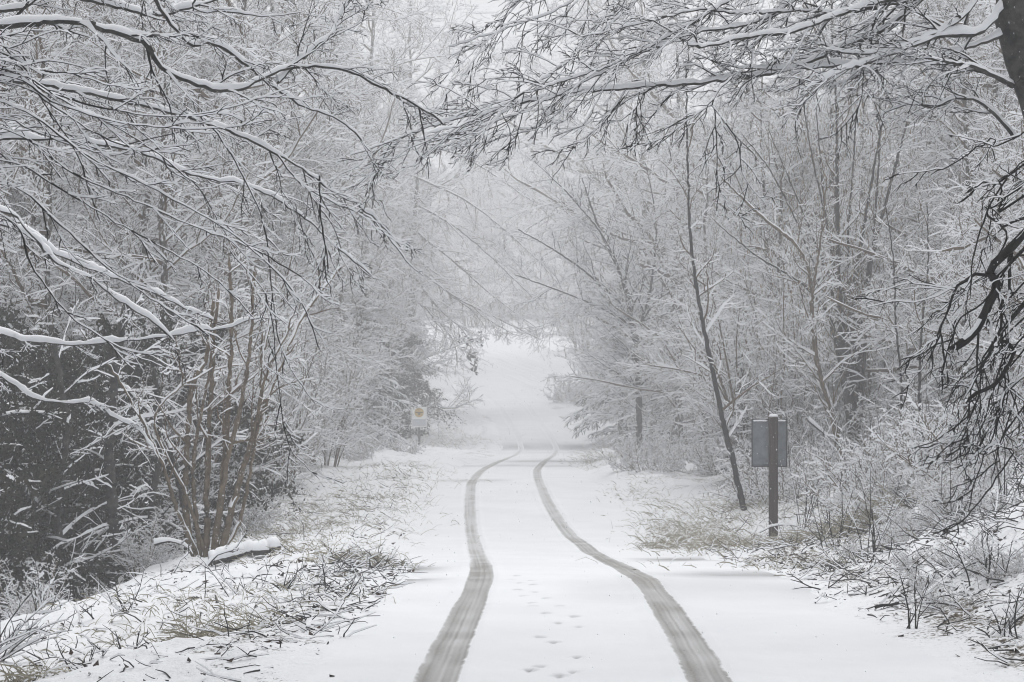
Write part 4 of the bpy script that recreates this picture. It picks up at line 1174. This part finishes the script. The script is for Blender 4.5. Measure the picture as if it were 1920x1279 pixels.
for i, (x, d, H, n, lab) in enumerate(((210, 13.2, .28, 5, 'short bare stalks on the left verge close to the bottom edge'), (150, 12.4, .25, 5, 'short bare stalks at the lower left beside the grass clump'),
                                       (190, 15.5, .3, 3, 'pair of bent stalks in the middle of the left verge'), (450, 17, .5, 6, 'arching dark stalks on the left verge right of middle'), (540, 16.5, .45, 8, 'tangle of dark stalks near the left road edge'),
                                       (620, 18.5, .4, 7, 'tangle of dark stalks at the point where the left verge meets the road'), (240, 15.8, .5, 6, 'dry stalk clump behind the middle of the left verge'))):
    weed('weed', lab, G(x, d), n, H, .7, seed=30 + i)

# ------------------------------------------------------------------ brush along both verges
scatter(58, [PS[2]], (24, 44), lambda d: (((1445 if d > 34 else 1680) - 960) / F * d, 0.25 * d), 'bramble_bush', 'snowy bramble mound on the right bank', 'bush', 'bramble bushes of the right bank', .5, 1.25, 14, .5)
scatter(10, [PS[2]], (44, 84), lambda d: (xc(d) + 2.8, xc(d) + 5), 'bramble_bush', 'hazy bramble mound beside the road', 'bush', 'bramble bushes before the bend', .6, 1.0, 15, .9)
scatter(14, [PS[2]], (30, 80), lambda d: (xc(d) - 6.5, xc(d) - 4.1), 'bramble_bush', 'bramble mound under the left wood', 'bush', 'bramble bushes of the left verge', .5, .9, 16, .9)
scatter(8, [PS[2]], (86, 112), lambda d: (xc(d) + 2.4, xc(d) + 6), 'bramble_bush', 'faint bramble mound by the climbing road', 'bush', 'hazed bramble bushes', .9, 1.5, 17, .9)

scatter(26, [PS[2]], (20, 30), lambda d: ((1590 - 960) / F * d, .262 * d), 'bramble_bush', 'snowy bramble tuft on the near right bank', 'bush', 'bramble tufts of the near right bank', .28, .5, 19, .4)
scatter(9, [PS[2]], (14, 20), lambda d: ((1690 - 960) / F * d, .26 * d), 'bramble_bush', 'bramble tuft at the foot of the right bank', 'bush', 'bramble tufts at the bank foot', .18, .32, 21, .4)
scatter(6, [PS[2]], (16.5, 27), lambda d: (xc(d) - 5.4, xc(d) - 4.1), 'bramble_bush', 'snowy bramble tuft where the left verge drops', 'bush', 'bramble tufts of the near left verge', .22, .38, 20, .5)

# ------------------------------------------------------------------ grass, litter, fallen twigs (uncountable)
def blades(mb, X, D, H, rng, lean=.5, wd=.0035):
    n = len(X)
    Z = gz(X, D)
    a = rng.uniform(0, 2 * PI, n)
    l = rng.uniform(.15, lean, n) * 2
    K = 4
    P = np.empty((n, K, 3)); P[:, 0] = np.stack([X, D, Z - .01], 1)
    d = np.stack([np.cos(a) * l, np.sin(a) * l, np.ones(n)], 1); d /= np.linalg.norm(d, axis=1, keepdims=True)
    for k in range(1, K):
        d = d + np.array([0, 0, -.38]) + rng.normal(0, .12, (n, 3)); d /= np.linalg.norm(d, axis=1, keepdims=True)
        P[:, k] = P[:, k - 1] + d * (H / (K - 1))[:, None]
    R = wd * rng.uniform(.6, 1.2, (n, 1)) * np.array([1, .9, .7, .3])[None]
    tube(mb, P, R, 3, .004, gap=.55, rng=rng)
rg = np.random.default_rng(91)
mb = MB()
def patch(xp, d, sx, sd, n, H):
    X = (xp - 960) / F * d + rg.normal(0, sx, n); D = d + rg.normal(0, sd, n)
    blades(mb, X, D, H * rg.uniform(.5, 1.2, n), rg)
for a in ((640, 20.5, .35, .5, 260, .2), (560, 23, .5, .8, 260, .22), (700, 21, .25, .6, 140, .16), (250, 15, .5, .5, 150, .16), (400, 14.4, .4, .4, 130, .16), (480, 16, .5, .6, 160, .16),
          (330, 17, .7, .5, 160, .16), (560, 29, .8, 2.5, 500, .25), (680, 36, .7, 4, 600, .28), (740, 46, .8, 5, 500, .28), (520, 33, .6, 3, 300, .3),
          (1290, 31, .45, 2, 700, .3), (1360, 29, .5, 2, 700, .3), (1250, 27.5, .3, .8, 350, .2), (1500, 26.5, .8, 1.6, 800, .32), (1600, 24.5, .7, 1.3, 600, .3), (1420, 26.5, .5, 1.0, 500, .22),
          (1200, 40, .4, 2, 250, .2), (1560, 21, .8, .8, 350, .2), (1420, 34, .6, 2, 500, .35), (820, 88, 1.2, 3, 500, .5), (1120, 62, .5, 4, 400, .3), (1160, 75, 1.0, 4, 400, .4)):
    patch(*a)
tag(mb.build('dry_grass', ['dry_grass', 'snow'], smooth=False), kind='stuff')
def tussock(label, x, d, n, H, spread, seed):
    rng = np.random.default_rng(seed)
    b = G(x, d)
    t = thing('grass_tussock', label, 'grass', tuple(b), 0)
    m = MB()
    blades(m, b[0] + rng.normal(0, spread, n), d + rng.normal(0, spread * .6, n), H * rng.uniform(.6, 1.2, n), rng, .75, .004)
    m.v = [v - b.astype(np.float32) for v in m.v]
    m.build('blades', ['dry_grass', 'snow'], t, smooth=False, kind='stuff')
tussock('bowed pale grass tussock in the middle of the near left verge', 385, 13.6, 150, .34, .11, 1)
tussock('second pale grass tussock to the right of the bowed one', 470, 13.9, 90, .3, .12, 2)
tussock('upright grass clump at the lower left corner', 35, 12.0, 110, .24, .10, 3)
tussock('greyish grass tuft next to the corner clump', 95, 12.4, 60, .22, .08, 4)
tussock('tall pale tuft where the right verge grass meets the road', 1245, 27, 120, .4, .16, 5)
tussock('drooping dark-bellied grass mound at the right bank foot', 1640, 23, 260, .55, .25, 6)

def litter(n, boxes, name, rng):
    mb = MB()
    for (x0, x1, d0, d1, m) in boxes:
        D = rng.uniform(d0, d1, m)
        X = xc(D) + rng.uniform(x0, x1, m)
        Z = gz(X, D) + rng.uniform(-.008, .006, m)
        X = X + .12 * vnoise(X * 3, D * 3, 51)
        c = np.stack([X, D, Z], 1)
        a = rng.uniform(0, 2 * PI, m); tl_ = rng.normal(0, .35, (m, 2))
        s = (.007 + .032 * rng.random(m) ** 2.2)[:, None]
        e1 = np.stack([np.cos(a), np.sin(a), tl_[:, 0]], 1) * s
        e2 = np.stack([-np.sin(a), np.cos(a), tl_[:, 1]], 1) * s * .6
        cu = np.array([0, 0, 1.0]) * s * rng.uniform(.0, .6, (m, 1))
        V = np.stack([c - e1 + cu, c - e2, c + e1 + cu, c + e2], 1)
        mb.add(V.reshape(-1, 3), np.arange(m * 4).reshape(-1, 4), 0)
    tag(mb.build(name, ['dead_leaf'], smooth=False), kind='stuff')
litter(0, [(2.5, 5.5, 11, 26, 1700), (2.2, 2.9, 14, 24, 260), (3.0, 8, 22, 34, 1300), (-4.6, -1.9, 10.5, 22, 800), (-2.3, -1.6, 12, 22, 400), (-4.5, -1.9, 24, 45, 700), (1.6, 2.3, 10, 30, 60), (-1.6, 1.6, 10.5, 25, 150)], 'leaf_litter', np.random.default_rng(5))
def ground_twigs(boxes, name, rng):
    mb = MB()
    for (x0, x1, d0, d1, m, L) in boxes:
        D = rng.uniform(d0, d1, m); X = xc(D) + rng.uniform(x0, x1, m)
        K = 4
        a = rng.uniform(0, 2 * PI, m)
        dz = np.abs(rng.normal(0, .35, m))
        d = np.stack([np.cos(a), np.sin(a), dz], 1)
        ln = L * rng.uniform(.4, 1.5, m)
        P = np.empty((m, K, 3)); P[:, 0] = np.stack([X, D, gz(X, D) + .005], 1)
        for k in range(1, K):
            d = d + rng.normal(0, .22, (m, 3)); d[:, 2] -= .06; d /= np.linalg.norm(d, axis=1, keepdims=True)
            P[:, k] = P[:, k - 1] + d * (ln / (K - 1))[:, None]
            P[:, k, 2] = np.maximum(P[:, k, 2], gz(P[:, k, 0], P[:, k, 1]) - .01)
        R = rng.uniform(.0025, .006, (m, 1)) * np.array([1, .9, .75, .45])[None]
        tube(mb, P, R, 4, .004, gap=.6, rng=rng)
    tag(mb.build(name, ['bark_grey', 'snow'], smooth=False), kind='stuff')
ground_twigs([(2.3, 5.5, 10.5, 26, 1500, .22), (2.6, 5.5, 12, 25, 1500, .3), (3, 8, 22, 34, 900, .35), (-4.6, -1.8, 10.5, 22, 380, .2), (-2.4, -1.6, 12.5, 22, 420, .22), (-4.5, -2.1, 24, 50, 350, .25), (2.0, 2.6, 14, 26, 200, .2)], 'fallen_twigs', np.random.default_rng(6))

# ------------------------------------------------------------------ falling snow
rg = np.random.default_rng(15)
n = 13000
D = 5 + 45 * rg.random(n) ** 0.75
X = rg.uniform(-.29, .29, n) * D; Z = CAM_Z + rg.uniform(-.2, .2, n) * D
ok = Z > gz(X, D, False) + .1
c = np.stack([X, D, Z], 1)[ok]
n = len(c)
r = rg.uniform(.002, .0052, (n, 1)) * np.clip(c[:, 1:2] / 18, .55, 1.15)
ax = np.array([[1, 0, 0], [0, 1, 0], [0, 0, 1.5]])
V = np.concatenate([c[:, None] + r[:, None] * ax[None] * rg.uniform(.7, 1.2, (n, 3, 1)), c[:, None] - r[:, None] * ax[None]], 1)
fi = np.array([[0, 1, 2, 2], [1, 3, 2, 2], [3, 4, 2, 2], [4, 0, 2, 2], [1, 0, 5, 5], [3, 1, 5, 5], [4, 3, 5, 5], [0, 4, 5, 5]])
mb = MB(); mb.add(V.reshape(-1, 3), (np.arange(n)[:, None, None] * 6 + fi[None]).reshape(-1, 4), 0)
tag(mb.build('falling_snow', ['snow'], smooth=False), kind='stuff')

# things that share a label but stand apart in the view: say which one it is
same = {}
for o in bpy.data.objects:
    if o.parent is None and 'label' in o and 'outside the picture' not in o['label']:
        same.setdefault(o['label'], []).append(o)
for lab, os_ in same.items():
    if len(os_) in (2, 3):
        os_.sort(key=lambda o: o.location.x / o.location.y)
        which = ('left', 'right') if len(os_) == 2 else ('left', 'middle', 'right')
        for o, w_ in zip(os_, which):
            q = lab + ', ' + w_ + ' one'
            if len(q.replace('-', ' ').split()) > 16: q = w_ + ' ' + lab
            if len(q.replace('-', ' ').split()) <= 16: o['label'] = q

tot = {m.name: len(m.polygons) for m in bpy.data.meshes}
print('QUADS', sum(tot.values()), sorted(tot.items(), key=lambda kv: -kv[1])[:22], 'objects', len(bpy.data.objects))
